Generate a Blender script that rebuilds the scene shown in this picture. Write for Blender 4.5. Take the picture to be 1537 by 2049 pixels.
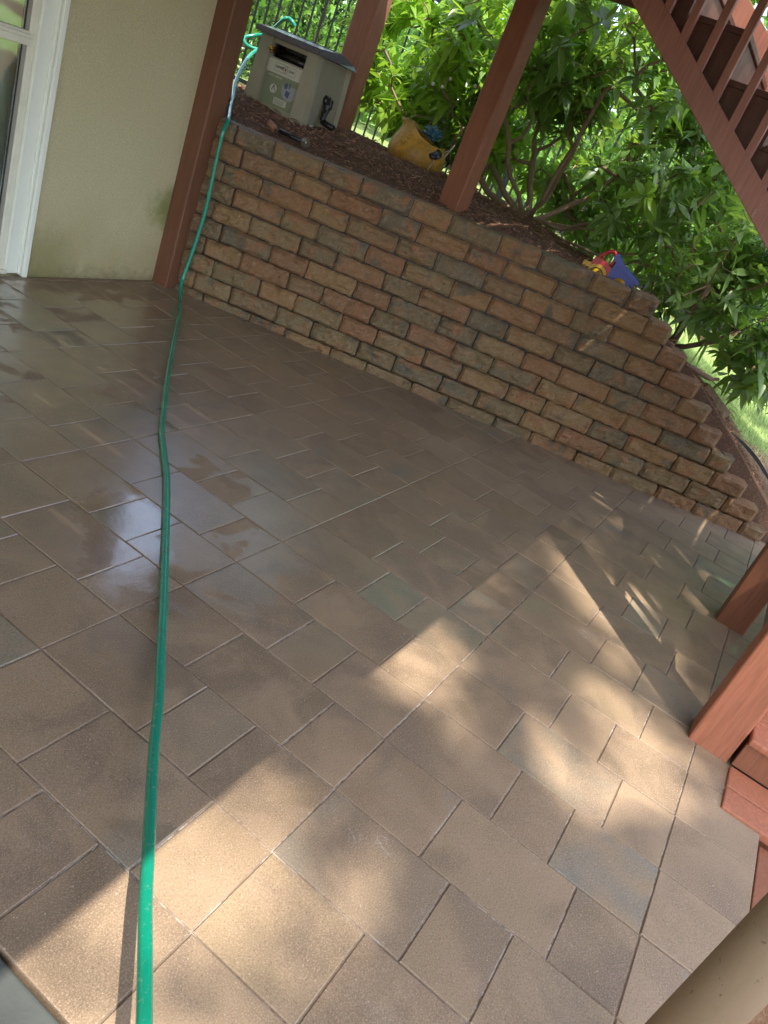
import bpy, bmesh, math, random
from mathutils import Vector, Matrix, noise
from math import radians, sin, cos, pi, sqrt
random.seed(7)
S = bpy.context.scene
for o in list(bpy.data.objects): bpy.data.objects.remove(o)
COL = S.collection

# ------------------------------------------------------------------ camera
Rc = Matrix(((0.4893, -0.7962, 0.356), (0.2312, 0.5119, 0.8273), (-0.8409, -0.3225, 0.4345)))  # world -> camera
cam_d = bpy.data.cameras.new('camera'); cam = bpy.data.objects.new('camera', cam_d); COL.objects.link(cam)
cam.matrix_world = Matrix.Translation((0, 0, 1.5)) @ Rc.transposed().to_4x4()
cam.matrix_world = Matrix.LocRotScale(Vector((0, 0, 1.5)), Rc.transposed().to_quaternion(), None)
cam_d.sensor_fit = 'VERTICAL'; cam_d.sensor_height = 24; cam_d.lens = 1535 / 2049 * 24
cam_d.clip_start = 0.02; cam_d.clip_end = 900
S.camera = cam
S.render.resolution_x = 768; S.render.resolution_y = 1024

# ------------------------------------------------------------------ light
SUN = Vector((-.40, -.385, 1.0)).normalized()          # towards the sun
EL = math.asin(SUN.z); AZ = math.atan2(SUN.x, SUN.y)
W = bpy.data.worlds.new('World'); S.world = W; W.use_nodes = True
nt = W.node_tree; nt.nodes.clear()
sky = nt.nodes.new('ShaderNodeTexSky'); sky.sky_type = 'NISHITA'; sky.sun_disc = False
sky.sun_elevation = EL; sky.sun_rotation = AZ % (2 * pi); sky.air_density = 1.0; sky.dust_density = 1.5
bg = nt.nodes.new('ShaderNodeBackground'); bg.inputs[1].default_value = 0.15
hsv = nt.nodes.new('ShaderNodeHueSaturation'); hsv.inputs['Saturation'].default_value = .7
wo = nt.nodes.new('ShaderNodeOutputWorld')
nt.links.new(sky.outputs[0], hsv.inputs['Color']); nt.links.new(hsv.outputs[0], bg.inputs[0]); nt.links.new(bg.outputs[0], wo.inputs[0])
sd = bpy.data.lights.new('sun', 'SUN'); sd.energy = 2.5; sd.angle = radians(0.53); sd.color = (1, .93, .82)
so = bpy.data.objects.new('sun', sd); COL.objects.link(so); so.rotation_euler = SUN.to_track_quat('Z', 'Y').to_euler()
S.view_settings.view_transform = 'Standard'; S.view_settings.look = 'None'
S.view_settings.exposure = 1.9; S.view_settings.gamma = 1

# ------------------------------------------------------------------ material helpers
class N:
    def __init__(s, name):
        s.m = bpy.data.materials.new(name); s.m.use_nodes = True
        s.t = s.m.node_tree; s.n = s.t.nodes; s.b = s.n['Principled BSDF']; s.out = s.n['Material Output']
        tc = s.n.new('ShaderNodeTexCoord'); s.obj = tc.outputs['Object']
        g = s.n.new('ShaderNodeNewGeometry'); s.pos = g.outputs['Position']; s.island = g.outputs['Random Per Island']; s.normal = g.outputs['Normal']
    def link(s, a, b): s.t.links.new(a, b)
    def setv(s, sock, v):
        if isinstance(v, bpy.types.NodeSocket): s.link(v, sock)
        elif isinstance(v, (tuple, list)) and len(v) == 3 and sock.type == 'RGBA': sock.default_value = (*v, 1)
        else: sock.default_value = v
    def noise(s, scale, detail=4, rough=.55, vec=None, dist=0, col=False):
        n = s.n.new('ShaderNodeTexNoise'); s.link(vec or s.pos, n.inputs['Vector'])
        n.inputs['Scale'].default_value = scale; n.inputs['Detail'].default_value = detail
        n.inputs['Roughness'].default_value = rough; n.inputs['Distortion'].default_value = dist
        return n.outputs['Color' if col else 'Fac']
    def voronoi(s, scale, vec=None, out='Distance', feature='F1'):
        n = s.n.new('ShaderNodeTexVoronoi'); s.link(vec or s.pos, n.inputs['Vector']); n.inputs['Scale'].default_value = scale
        n.feature = feature
        return n.outputs[out]
    def ramp(s, fac, stops):
        n = s.n.new('ShaderNodeValToRGB'); s.link(fac, n.inputs[0]); e = n.color_ramp.elements
        while len(e) < len(stops): e.new(.5)
        for i, (p, c) in enumerate(stops):
            e[i].position = p; e[i].color = (c, c, c, 1) if not isinstance(c, tuple) else (*c, 1)
        return n.outputs[0]
    def mix(s, fac, a, b, mode='MIX'):
        n = s.n.new('ShaderNodeMix'); n.data_type = 'RGBA'; n.blend_type = mode
        s.setv(n.inputs[0], fac); s.setv(n.inputs[6], a); s.setv(n.inputs[7], b)
        return n.outputs[2]
    def math(s, op, a, b=0.0, c=None):
        n = s.n.new('ShaderNodeMath'); n.operation = op; s.setv(n.inputs[0], a); s.setv(n.inputs[1], b)
        if c is not None: s.setv(n.inputs[2], c)
        return n.outputs[0]
    def sm(s, v, lo, hi, a=0.0, b=1.0):
        n = s.n.new('ShaderNodeMapRange'); n.interpolation_type = 'SMOOTHSTEP'
        s.setv(n.inputs[0], v); n.inputs[1].default_value = lo; n.inputs[2].default_value = hi
        n.inputs[3].default_value = a; n.inputs[4].default_value = b
        return n.outputs[0]
    def attr(s, name):
        n = s.n.new('ShaderNodeAttribute'); n.attribute_name = name; return n.outputs['Fac']
    def scale(s, v, sc, off=(0, 0, 0), rot=(0, 0, 0)):
        n = s.n.new('ShaderNodeMapping'); s.link(v, n.inputs[0]); n.inputs['Scale'].default_value = sc
        n.inputs['Location'].default_value = off; n.inputs['Rotation'].default_value = rot
        return n.outputs[0]
    def addv(s, a, b):
        n = s.n.new('ShaderNodeVectorMath'); n.operation = 'ADD'; s.link(a, n.inputs[0]); s.link(b, n.inputs[1]); return n.outputs[0]
    def comb(s, x, y=0.0, z=0.0):
        n = s.n.new('ShaderNodeCombineXYZ'); s.setv(n.inputs[0], x); s.setv(n.inputs[1], y); s.setv(n.inputs[2], z); return n.outputs[0]
    def dist(s, p):
        n = s.n.new('ShaderNodeVectorMath'); n.operation = 'DISTANCE'; s.link(s.pos, n.inputs[0]); n.inputs[1].default_value = p
        return n.outputs['Value']
    def bump(s, h, strength=.5, dist=.01, nrm=None):
        n = s.n.new('ShaderNodeBump'); s.link(h, n.inputs['Height']); s.setv(n.inputs['Strength'], strength)
        n.inputs['Distance'].default_value = dist
        if nrm: s.link(nrm, n.inputs['Normal'])
        return n.outputs[0]
    def fin(s, color, rough=.7, bump=None, spec=None, **kw):
        s.setv(s.b.inputs['Base Color'], color); s.setv(s.b.inputs['Roughness'], rough)
        if bump is not None: s.link(bump, s.b.inputs['Normal'])
        if spec is not None: s.setv(s.b.inputs['Specular IOR Level'], spec)
        for k, v in kw.items(): s.setv(s.b.inputs[k.replace('_', ' ')], v)
        return s.m

def plain(name, c, rough=.5, var=.12, nscale=20, bmp=.15, metallic=0.0):
    m = N(name); f = m.noise(nscale, 5)
    col = m.mix(f, tuple(x * (1 - var) for x in c), tuple(min(1, x * (1 + var)) for x in c))
    return m.fin(col, m.sm(m.noise(nscale * 2.3, 3), .2, .8, max(0, rough - .08), min(1, rough + .08)), m.bump(m.noise(nscale * 4, 4), bmp, .002), Metallic=metallic)

def mat_paver():
    m = N('paver')
    r = m.attr('rnd'); r2 = m.attr('rnd2')
    off = m.comb(m.math('MULTIPLY', r, 37.0), m.math('MULTIPLY', r2, 23.0), 0.0)
    pv = m.addv(m.pos, off)
    base = m.ramp(r, [(0, (.215, .155, .10)), (.3, (.29, .205, .13)), (.6, (.34, .25, .15)), (.86, (.28, .20, .135)), (.95, (.245, .222, .16))])
    big = m.noise(5.0, 4, .6, pv, .6)
    base = m.mix(m.sm(big, .35, .7), base, (.36, .258, .168))
    base = m.mix(m.math('MULTIPLY', m.sm(m.noise(3.2, 4, .6, m.addv(pv, m.comb(11.0, 4.0, 2.0)), .8), .48, .66), .55), base, (.185, .135, .10))
    base = m.mix(m.math('MULTIPLY', m.sm(m.noise(2.3, 3, .5, pv), .55, .75), m.sm(r2, .55, .9)), base, (.19, .205, .18))
    # pale dry wear toward slab edges of some slabs, efflorescence
    eff = m.math('MULTIPLY', m.sm(m.noise(14, 6, .7, None, 1.2), .62, .72), m.sm(m.noise(1.1, 2), .5, .62))
    base = m.mix(m.math('MULTIPLY', eff, .45), base, (.5, .46, .42))
    for c_, r_ in (((1.400, 0.191, 0), .045), ((1.362, 0.253, 0), .03), ((2.363, 0.837, 0), .04), ((2.197, 0.567, 0), .05), ((3.211, 0.070, 0), .07), ((2.963, 0.095, 0), .07)):
        mk = m.math('MULTIPLY', m.sm(m.dist(c_), r_ * .2, r_, 1, 0), m.sm(m.noise(55, 5, .7, None, 1.2), .52, .6))
        base = m.mix(m.math('MULTIPLY', mk, .5), base, (.52, .49, .47))
    fine = m.noise(260, 3, .7)
    base = m.mix(m.sm(fine, .45, .72, 0, .75), base, (.50, .38, .28))
    base = m.mix(m.sm(m.noise(190, 3, .7, m.addv(m.pos, m.comb(7.0, 7.0, 0.0))), .5, .75, 0, .6), base, (.12, .085, .06))
    sp = m.voronoi(95); spk = m.sm(sp, .13, .2, 1, 0)
    base = m.mix(m.math('MULTIPLY', m.math('MULTIPLY', spk, m.sm(m.noise(60, 2), .58, .64)), .8), base, (.58, .45, .32))
    blk = m.sm(m.voronoi(60, m.addv(m.pos, m.comb(3.3, 1.7, 0.0))), .08, .14, 1, 0)
    base = m.mix(m.math('MULTIPLY', m.math('MULTIPLY', blk, m.sm(m.noise(40, 2), .6, .66)), .5), base, (.09, .065, .05))
    # rinsed, still wet patio: film is thickest in mid patio, dries towards the sunny edge
    px = m.dist((2.8, 2.1, 0)); pd = m.sm(px, .9, 2.3, 1, 0)
    n1 = m.noise(2.4, 3, .5, None, .4); n2 = m.noise(5.5, 4, .6, pv, .5)
    wet = m.sm(m.math('ADD', m.math('MULTIPLY', pd, .55), m.math('ADD', m.math('MULTIPLY_ADD', m.math('SUBTRACT', r2, .5), .45, m.math('MULTIPLY', m.math('SUBTRACT', n1, .5), .8)), m.math('MULTIPLY', m.math('SUBTRACT', n2, .5), 1.1)))  , .32, .40)
    pud = None
    for c, rr in (((1.80, 1.58, 0), .19), ((1.69, 1.42, 0), .17), ((1.57, 1.30, 0), .17)):
        d = m.sm(m.math('ADD', m.dist(c), m.math('MULTIPLY', m.math('SUBTRACT', m.noise(26, 6, .7), .5), .14)), rr * .55, rr, 1, 0)
        pud = d if pud is None else m.math('MAXIMUM', pud, d)
    damp = m.math('MAXIMUM', m.sm(px, 1.6, 4.2, .75, 0), wet)
    base = m.mix(m.math('MULTIPLY', damp, .42), base, m.mix(1.0, base, (.56, .50, .42), 'MULTIPLY'))
    ro = m.math('MULTIPLY_ADD', damp, -.16, .64)
    ro = m.math('MULTIPLY_ADD', wet, -.12, ro); ro = m.math('MAXIMUM', .07, m.math('MULTIPLY_ADD', pud, -.5, ro))
    ro = m.math('ADD', ro, m.math('MULTIPLY', m.math('SUBTRACT', m.noise(9, 4), .5), .2))
    h = m.math('ADD', m.math('MULTIPLY', m.noise(330, 3, .6), 1.0), m.math('MULTIPLY', m.noise(34, 3), .8))
    b = m.bump(h, m.math('MULTIPLY_ADD', m.math('MAXIMUM', wet, pud), -.2, .34), .0018)
    m.fin(base, ro, b, m.math('MULTIPLY_ADD', m.math('MAXIMUM', wet, m.math('MULTIPLY', pud, 1.8)), .35, .35))
    cw = m.math('MAXIMUM', pud, m.math('MULTIPLY_ADD', wet, .9, m.math('MULTIPLY', damp, .1)))
    m.setv(m.b.inputs['Coat Weight'], cw)
    m.setv(m.b.inputs['Coat Roughness'], m.math('MULTIPLY_ADD', pud, -.24, .27)); m.b.inputs['Coat IOR'].default_value = 1.9
    hb = m.bump(m.noise(75, 4, .7, None, .5), m.math('MULTIPLY_ADD', m.sm(m.noise(8, 2), .45, .6), .11, .025), .003)
    m.link(hb, m.b.inputs['Coat Normal'])
    return m.m

def mat_sand():
    m = N('joint_sand'); pale = m.math('MULTIPLY', m.sm(m.noise(2.2, 3, .5), .42, .6), m.sm(m.noise(38, 5, .75), .38, .6))
    c = m.mix(m.math('MULTIPLY', pale, m.sm(m.dist((1.7, -.4, 0)), .8, 2.6, 1, .25)), m.mix(m.noise(60, 5, .7), (.17, .125, .092), (.31, .235, .175)), (.62, .56, .50))
    c = m.mix(m.sm(m.dist((2.8, 2.6, 0)), 1.2, 2.6, .5, 0), c, (.10, .082, .064))  # sand colour darkened where the patio lies in shade
    return m.fin(c, .9, m.bump(m.noise(400, 3), .8, .003))

def mat_block():
    m = N('split_stone')
    r = m.attr('rnd'); r2 = m.attr('rnd2')
    off = m.comb(m.math('MULTIPLY', r, 19.0), m.math('MULTIPLY', r2, 31.0), r)
    pv = m.addv(m.pos, off)
    a = m.ramp(r, [(0, (.18, .128, .066)), (.2, (.235, .16, .076)), (.45, (.285, .168, .072)), (.65, (.25, .128, .062)), (.85, (.215, .15, .075)), (1, (.16, .125, .075))])
    c = m.mix(m.sm(m.noise(7, 4, .6, pv, 1.0), .48, .7), a, (.29, .135, .06))
    c = m.mix(m.math('MULTIPLY', m.sm(m.noise(6, 3, .55, m.addv(pv, m.comb(5.0, 2.0, 9.0)), .8), .57, .68), .75), c, (.105, .10, .072))
    v = m.sm(m.noise(9, 6, .62, pv, 3.0), .485, .515); v = m.math('MULTIPLY', v, m.math('SUBTRACT', 1.0, v))
    c = m.mix(m.math('MULTIPLY', v, 2.2), c, (.42, .33, .22))
    c = m.mix(m.math('MULTIPLY', m.sm(m.noise(45, 6, .7), .62, .72), .45), c, (.38, .31, .23))
    c = m.mix(m.math('MULTIPLY', m.sm(m.noise(90, 4, .7), .5, .7), .35), c, (.09, .06, .04))
    h = m.math('ADD', m.noise(28, 6, .65, pv, .4), m.math('MULTIPLY', m.noise(160, 3, .6), .3))
    return m.fin(c, m.sm(m.noise(12, 3), .3, .7, .48, .75), m.bump(h, 1.0, .011), .4)

def mat_redwood(name='red_stain', c=(.235, .085, .05), wear=.25):
    m = N(name)
    g = m.scale(m.obj, (26, 26, 1.6)); w = m.noise(3.0, 6, .6, g, .7)
    col = m.mix(m.sm(w, .3, .7), tuple(x * .84 for x in c), tuple(x * 1.14 for x in c))
    crk = m.sm(m.noise(2.2, 5, .6, m.scale(m.obj, (60, 60, 1.3)), .3), .335, .36, 1, 0)
    col = m.mix(m.math('MULTIPLY', crk, .45), col, tuple(x * .3 for x in c))
    col = m.mix(m.sm(m.noise(2.1, 4, .6), .4, .7, 0, .35), col, tuple(x * y for x, y in zip(c, (.72, .8, .85))))
    col = m.mix(m.math('MULTIPLY', m.sm(m.noise(5, 6, .7, m.scale(m.obj, (2, 2, .6)), 1.5), .64, .72), wear), col, (.42, .33, .27))
    spk = m.sm(m.voronoi(26), .035, .06, 1, 0)
    col = m.mix(m.math('MULTIPLY', m.math('MULTIPLY', spk, m.sm(m.noise(4, 2), .6, .65)), .7), col, (.6, .45, .38))
    return m.fin(col, m.sm(m.noise(15, 4), .3, .7, .42, .6), m.bump(m.math('ADD', m.math('SUBTRACT', w, m.math('MULTIPLY', crk, .8)), m.math('MULTIPLY', m.noise(150, 3), .25)), .35, .003), .35)

def mat_leaf(name, dark, light, tr, gloss=.34):
    m = N(name)
    c = m.mix(m.island, dark, light)
    c = m.mix(m.sm(m.noise(3.0, 3), .35, .7, 0, .5), c, tuple(x * .7 for x in dark))
    bf = m.n.new('ShaderNodeNewGeometry').outputs['Backfacing']
    c = m.mix(m.math('MULTIPLY', bf, .6), c, tuple(min(1, x * 1.5 + .02) for x in light))
    m.fin(c, gloss, None, .5)
    t = m.n.new('ShaderNodeBsdfTranslucent'); m.setv(t.inputs[0], tr)
    mx = m.n.new('ShaderNodeMixShader'); mx.inputs[0].default_value = .33
    m.link(m.b.outputs[0], mx.inputs[1]); m.link(t.outputs[0], mx.inputs[2]); m.link(mx.outputs[0], m.out.inputs[0])
    return m.m

def mat_bark(name='bark', a=(.15, .10, .062), b=(.36, .26, .17)):
    m = N(name); v = m.scale(m.pos, (14, 14, 4)); n = m.noise(3, 6, .65, v, .8)
    return m.fin(m.mix(n, a, b), .85, m.bump(n, .8, .01))

def mat_stucco():
    m = N('stucco')
    z = m.n.new('ShaderNodeSeparateXYZ'); m.link(m.pos, z.inputs[0]); X, Z = z.outputs[0], z.outputs[2]
    c = m.mix(m.noise(1.6, 4), (.58, .525, .315), (.67, .60, .37))
    c = m.mix(m.sm(m.noise(110, 3, .7), .3, .75, 0, .4), c, (.27, .25, .17))
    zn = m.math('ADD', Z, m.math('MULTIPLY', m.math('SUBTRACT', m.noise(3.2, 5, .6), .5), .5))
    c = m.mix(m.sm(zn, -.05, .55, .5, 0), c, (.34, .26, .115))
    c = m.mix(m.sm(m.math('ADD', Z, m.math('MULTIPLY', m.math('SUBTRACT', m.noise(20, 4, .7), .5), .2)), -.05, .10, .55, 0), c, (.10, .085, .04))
    d1 = m.sm(m.math('ADD', m.dist((3.90, 3.69, .48)), m.math('MULTIPLY', m.math('SUBTRACT', m.noise(14, 5, .7), .5), .22)), .02, .20, .8, 0)
    c = m.mix(d1, c, (.17, .20, .035))
    d2 = m.sm(m.math('ADD', m.dist((3.05, 3.69, .08)), m.math('MULTIPLY', m.math('SUBTRACT', m.noise(9, 4, .7), .5), .2)), .05, .3, .5, 0)
    c = m.mix(d2, c, (.20, .19, .05))
    sc = m.math('MULTIPLY', m.sm(m.dist((3.42, 3.69, .70)), .03, .13, 1, 0), m.sm(m.noise(60, 4, .7, m.scale(m.pos, (1, 1, 2.5))), .45, .62))
    h = m.math('ADD', m.noise(170, 4, .7), m.math('MULTIPLY', m.noise(55, 3), .6))
    return m.fin(c, .9, m.bump(h, .75, .004), .2)

def mat_ground():
    m = N('ground_cover')
    lawn = m.attr('lawn'); n = m.noise(3.5, 5, .65)
    k = m.sm(m.math('ADD', lawn, m.math('MULTIPLY', m.math('SUBTRACT', n, .5), .9)), .42, .58)
    soil = m.mix(m.noise(9, 6, .7), (.085, .044, .027), (.20, .115, .072))
    soil = m.mix(m.sm(m.noise(75, 5, .7), .5, .68), soil, (.24, .155, .105))
    soil = m.mix(m.math('MULTIPLY', m.attr('pale'), m.sm(m.noise(30, 4), .3, .6)), soil, (.42, .30, .20))
    grass = m.mix(m.noise(12, 5, .7), (.19, .26, .08), (.36, .44, .17))
    return m.fin(m.mix(k, soil, grass), .9, m.bump(m.noise(60, 6, .75), 1.0, .025), .2)

def mat_glass():
    m = N('door_glass'); m.n.remove(m.b)
    tr = m.n.new('ShaderNodeBsdfTransparent'); tr.inputs[0].default_value = (.85, .9, .86, 1)
    gl = m.n.new('ShaderNodeBsdfGlossy'); gl.inputs['Roughness'].default_value = .03
    m.link(m.bump(m.noise(3, 2), .08, .02), gl.inputs['Normal'])
    fr = m.n.new('ShaderNodeFresnel'); fr.inputs[0].default_value = 1.55
    mx = m.n.new('ShaderNodeMixShader'); m.link(m.math('ADD', fr.outputs[0], .10), mx.inputs[0]); m.link(tr.outputs[0], mx.inputs[1]); m.link(gl.outputs[0], mx.inputs[2])
    m.link(mx.outputs[0], m.out.inputs[0]); return m.m

def mat_hose():
    m = N('hose_rubber'); c = m.mix(m.noise(8, 4), (.0, .20, .125), (.01, .29, .18))
    c = m.mix(m.math('MULTIPLY', m.sm(m.noise(70, 5, .75), .56, .68), .5), c, (.20, .36, .28))
    c = m.mix(m.math('MULTIPLY', m.sm(m.noise(14, 5, .7), .55, .7), .45), c, (.02, .13, .09))
    return m.fin(c, .25, m.bump(m.noise(60, 3), .15, .002), .5, Coat_Weight=.5, Coat_Roughness=.08)

def mat_potclay():
    m = N('mustard_glaze'); n = m.noise(9, 6, .65, None, .5)
    z = m.n.new('ShaderNodeSeparateXYZ'); m.link(m.pos, z.inputs[0])
    c = m.mix(m.sm(n, .35, .65), (.42, .22, .02), (.58, .32, .035))
    c = m.mix(m.math('MULTIPLY', m.sm(m.noise(30, 5, .7), .5, .65), .6), c, (.13, .085, .03))
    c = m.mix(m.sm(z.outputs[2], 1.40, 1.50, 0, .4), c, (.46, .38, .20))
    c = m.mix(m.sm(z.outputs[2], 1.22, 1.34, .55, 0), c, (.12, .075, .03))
    return m.fin(c, .45, m.bump(m.noise(50, 4), .4, .004))

M = {}
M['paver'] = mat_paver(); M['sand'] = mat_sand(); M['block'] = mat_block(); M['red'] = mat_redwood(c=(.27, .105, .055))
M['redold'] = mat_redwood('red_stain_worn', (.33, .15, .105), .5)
M['redshaded'] = mat_redwood('red_stain_shaded', (.19, .082, .045), .3)  # darker copy of the red stain, shade of the corner put into its colour
M['redlight'] = mat_redwood('red_stain_sunny', (.42, .155, .085), .3)  # lit copy of the red stain, sunshine put into its colour
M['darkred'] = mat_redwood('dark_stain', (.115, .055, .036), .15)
M['stucco'] = mat_stucco(); M['ground'] = mat_ground(); M['glass'] = mat_glass(); M['hose'] = mat_hose(); M['pot'] = mat_potclay()
M['leaf'] = mat_leaf('rhodo_leaf', (.07, .145, .032), (.20, .32, .10), (.42, .66, .08))
M['leafsun'] = mat_leaf('rhodo_leaf_sunlit', (.13, .26, .025), (.24, .40, .045), (.50, .82, .07))  # yellower copy of the leaf with the sunlight put into its colour
M['leafbg'] = mat_leaf('tree_leaf', (.06, .15, .03), (.17, .32, .07), (.45, .75, .12), .5)
M['leafced'] = mat_leaf('cedar_leaf', (.035, .085, .025), (.08, .15, .04), (.15, .3, .05), .6)
M['bark'] = mat_bark(); M['barkdark'] = mat_bark('dark_bark', (.05, .035, .025), (.14, .10, .07))
M['white'] = plain('white_vinyl', (.86, .88, .76), .4, .05, 8, .05)
M['whitedirty'] = plain('aged_vinyl', (.74, .72, .58), .45, .18, 14, .1)
M['seal'] = plain('grey_seal', (.30, .29, .24), .6)
M['dark'] = plain('black_rubber', (.02, .02, .02), .45)
M['blind'] = plain('blind_fabric', (.72, .76, .66), .8, .1, 3)
M['fence'] = plain('black_aluminium', (.012, .016, .015), .6, .2, 10, .02)
M['fence'].node_tree.nodes['Principled BSDF'].inputs['Specular IOR Level'].default_value = .12
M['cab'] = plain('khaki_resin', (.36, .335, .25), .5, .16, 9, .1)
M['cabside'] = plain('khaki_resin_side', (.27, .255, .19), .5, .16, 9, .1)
M['lid'] = plain('slate_resin', (.13, .12, .15), .2, .25, 14, .25)
M['black'] = plain('black_resin', (.018, .017, .015), .3, .2, 20, .05)
M['brass'] = plain('brass', (.55, .38, .12), .3, .1, 20, .05, 1.0)
M['paper'] = plain('paper_label', (.62, .61, .52), .5, .05)
M['ink'] = plain('black_ink', (.03, .03, .035), .6)
M['inkred'] = plain('red_ink', (.35, .04, .03), .6)
M['labelgreen'] = plain('green_label', (.26, .29, .18), .5, .1)
M['labelblue'] = plain('blue_label', (.10, .13, .25), .5, .3, 60)
M['labelgrey'] = plain('grey_label', (.36, .37, .40), .5, .3, 60)
M['toyred'] = plain('red_plastic', (.50, .02, .025), .3, .08, 8, .05)
M['toyblue'] = plain('blue_plastic', (.02, .055, .42), .3, .1, 8, .05)
M['toyyellow'] = plain('yellow_plastic', (.65, .38, .02), .32, .08, 8, .05)
def mat_tan():
    m = N('tan_paint'); c = m.mix(m.noise(2.5, 5, .6, m.scale(m.pos, (6, 6, 1.5))), (.26, .18, .11), (.38, .275, .175))
    c = m.mix(m.math('MULTIPLY', m.sm(m.noise(70, 4, .7, m.scale(m.pos, (1, 1, .6))), .62, .68), .7), c, (.12, .075, .045))
    c = m.mix(m.sm(m.noise(9, 5, .7), .5, .75, 0, .4), c, (.20, .14, .09))
    return m.fin(c, .7, m.bump(m.noise(120, 4, .6), .4, .002), .3)
M['tan'] = mat_tan()
M['concrete'] = plain('grey_concrete', (.075, .082, .076), .8, .1, 30, .4)
M['timber'] = mat_redwood('weathered_timber', (.22, .15, .085), .4)
M['deckboard'] = mat_redwood('deck_board', (.20, .10, .065), .3)
M['bulb'] = plain('milky_globe', (.75, .75, .72), .3, .03)
M['wire'] = plain('thin_wire', (.10, .10, .08), .5)
M['panel'] = plain('solar_cell', (.03, .035, .05), .15, .3, 60)
M['fabric'] = plain('landscape_fabric', (.012, .012, .012), .95)
M['steel'] = plain('steel', (.55, .55, .55), .3, .1, 20, .05, .8)
M['clear'] = plain('clear_plastic', (.12, .10, .07), .15, .1)
M['bluebag'] = plain('blue_plastic_film', (.04, .13, .20), .15, .6, 40, .6)
M['mulch'] = (lambda m: m.fin(m.mix(m.island, (.085, .038, .022), (.38, .21, .13)), .9))(N('mulch_chip'))
M['deadleaf'] = mat_leaf('dead_leaf', (.22, .12, .05), (.42, .28, .14), (.3, .18, .08), .6)
M['grass'] = mat_leaf('grass_blade', (.19, .29, .07), (.40, .52, .20), (.5, .65, .2), .5)
M['gravel'] = (lambda m: m.fin(m.mix(m.island, (.10, .085, .07), (.42, .38, .33)), .85))(N('gravel_grit'))

# ------------------------------------------------------------------ mesh helpers
class MB:
    def __init__(s): s.v = []; s.f = []; s.a = []; s.sm = []
    def add(s, vs, fs, r=None, smooth=False):
        b = len(s.v); s.v += [tuple(v) for v in vs]
        for f in fs:
            s.f.append(tuple(i + b for i in f)); s.a.append(r or (0, 0)); s.sm.append(smooth)
        return s
    def box(s, lo, hi, r=None, ch=.0, mtx=None):
        (x0, y0, z0), (x1, y1, z1) = lo, hi
        if ch <= 0:
            v = [(x, y, z) for z in (z0, z1) for x, y in ((x0, y0), (x1, y0), (x1, y1), (x0, y1))]
            f = [(3, 2, 1, 0), (4, 5, 6, 7), (0, 1, 5, 4), (1, 2, 6, 5), (2, 3, 7, 6), (3, 0, 4, 7)]
        else:
            c = min(ch, (x1 - x0) * .45, (y1 - y0) * .45, (z1 - z0) * .45)
            bm = bmesh.new(); bmesh.ops.create_cube(bm, size=1)
            for q in bm.verts: q.co = Vector((x0 if q.co.x < 0 else x1, y0 if q.co.y < 0 else y1, z0 if q.co.z < 0 else z1))
            bmesh.ops.bevel(bm, geom=bm.edges[:], offset=c, segments=2 if c < .009 else 4, affect='EDGES', profile=.5)
            bm.verts.ensure_lookup_table(); v = [tuple(q.co) for q in bm.verts]; f = [tuple(q.index for q in fa.verts) for fa in bm.faces]; bm.free()
        if mtx is not None: v = [tuple(mtx @ Vector(q)) for q in v]
        return s.add(v, f, r)
    def beam(s, a, b, w, h, up=(0, 0, 1), ch=.004, r=None):
        a = Vector(a); b = Vector(b); d = b - a; L = d.length; d.normalize(); u = Vector(up)
        sd_ = d.cross(u).normalized(); u2 = sd_.cross(d)
        mt = Matrix((sd_, d, u2)).transposed().to_4x4(); mt.translation = a
        return s.box((-w / 2, 0, -h / 2), (w / 2, L, h / 2), r, ch, mt)
    def tube(s, pts, rad, n=8, r=None, cap=True, smooth=True):
        pts = [Vector(p) for p in pts]; rr = rad if isinstance(rad, (list, tuple)) else [rad] * len(pts)
        vs = []; fs = []; t0 = (pts[1] - pts[0]).normalized(); u = t0.orthogonal().normalized()
        for i, p in enumerate(pts):
            t = (pts[min(i + 1, len(pts) - 1)] - pts[max(i - 1, 0)]).normalized()
            u = (u - t * u.dot(t)).normalized(); w = t.cross(u)
            for k in range(n):
                an = 2 * pi * k / n; vs.append(p + (u * cos(an) + w * sin(an)) * rr[i])
        for i in range(len(pts) - 1):
            for k in range(n):
                a = i * n + k; b = i * n + (k + 1) % n; fs.append((a, b, b + n, a + n))
        if cap: fs.append(tuple(range(n))[::-1]); fs.append(tuple(range((len(pts) - 1) * n, len(pts) * n)))
        return s.add(vs, fs, r, smooth)
    def lathe(s, prof, c=(0, 0, 0), n=28, mtx=None, smooth=True, r=None):
        vs = []; fs = []
        for (R_, z) in prof:
            for k in range(n):
                a = 2 * pi * k / n; vs.append((c[0] + R_ * cos(a), c[1] + R_ * sin(a), c[2] + z))
        for i in range(len(prof) - 1):
            for k in range(n):
                a = i * n + k; b = i * n + (k + 1) % n; fs.append((a, b, b + n, a + n))
        if mtx is not None: vs = [tuple(mtx @ Vector(q)) for q in vs]
        return s.add(vs, fs, r, smooth)
    def build(s, name, mat, parent=None, attrs=False):
        me = bpy.data.meshes.new(name); me.from_pydata(s.v, [], s.f); me.materials.append(mat)
        me.polygons.foreach_set('use_smooth', s.sm)
        if attrs:
            for j, an in enumerate(('rnd', 'rnd2')):
                at = me.attributes.new(an, 'FLOAT', 'FACE'); at.data.foreach_set('value', [q[j] for q in s.a])
        me.update()
        o = bpy.data.objects.new(name, me); COL.objects.link(o)
        if parent: o.parent = parent; o.matrix_parent_inverse = parent.matrix_world.inverted()
        return o

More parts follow.
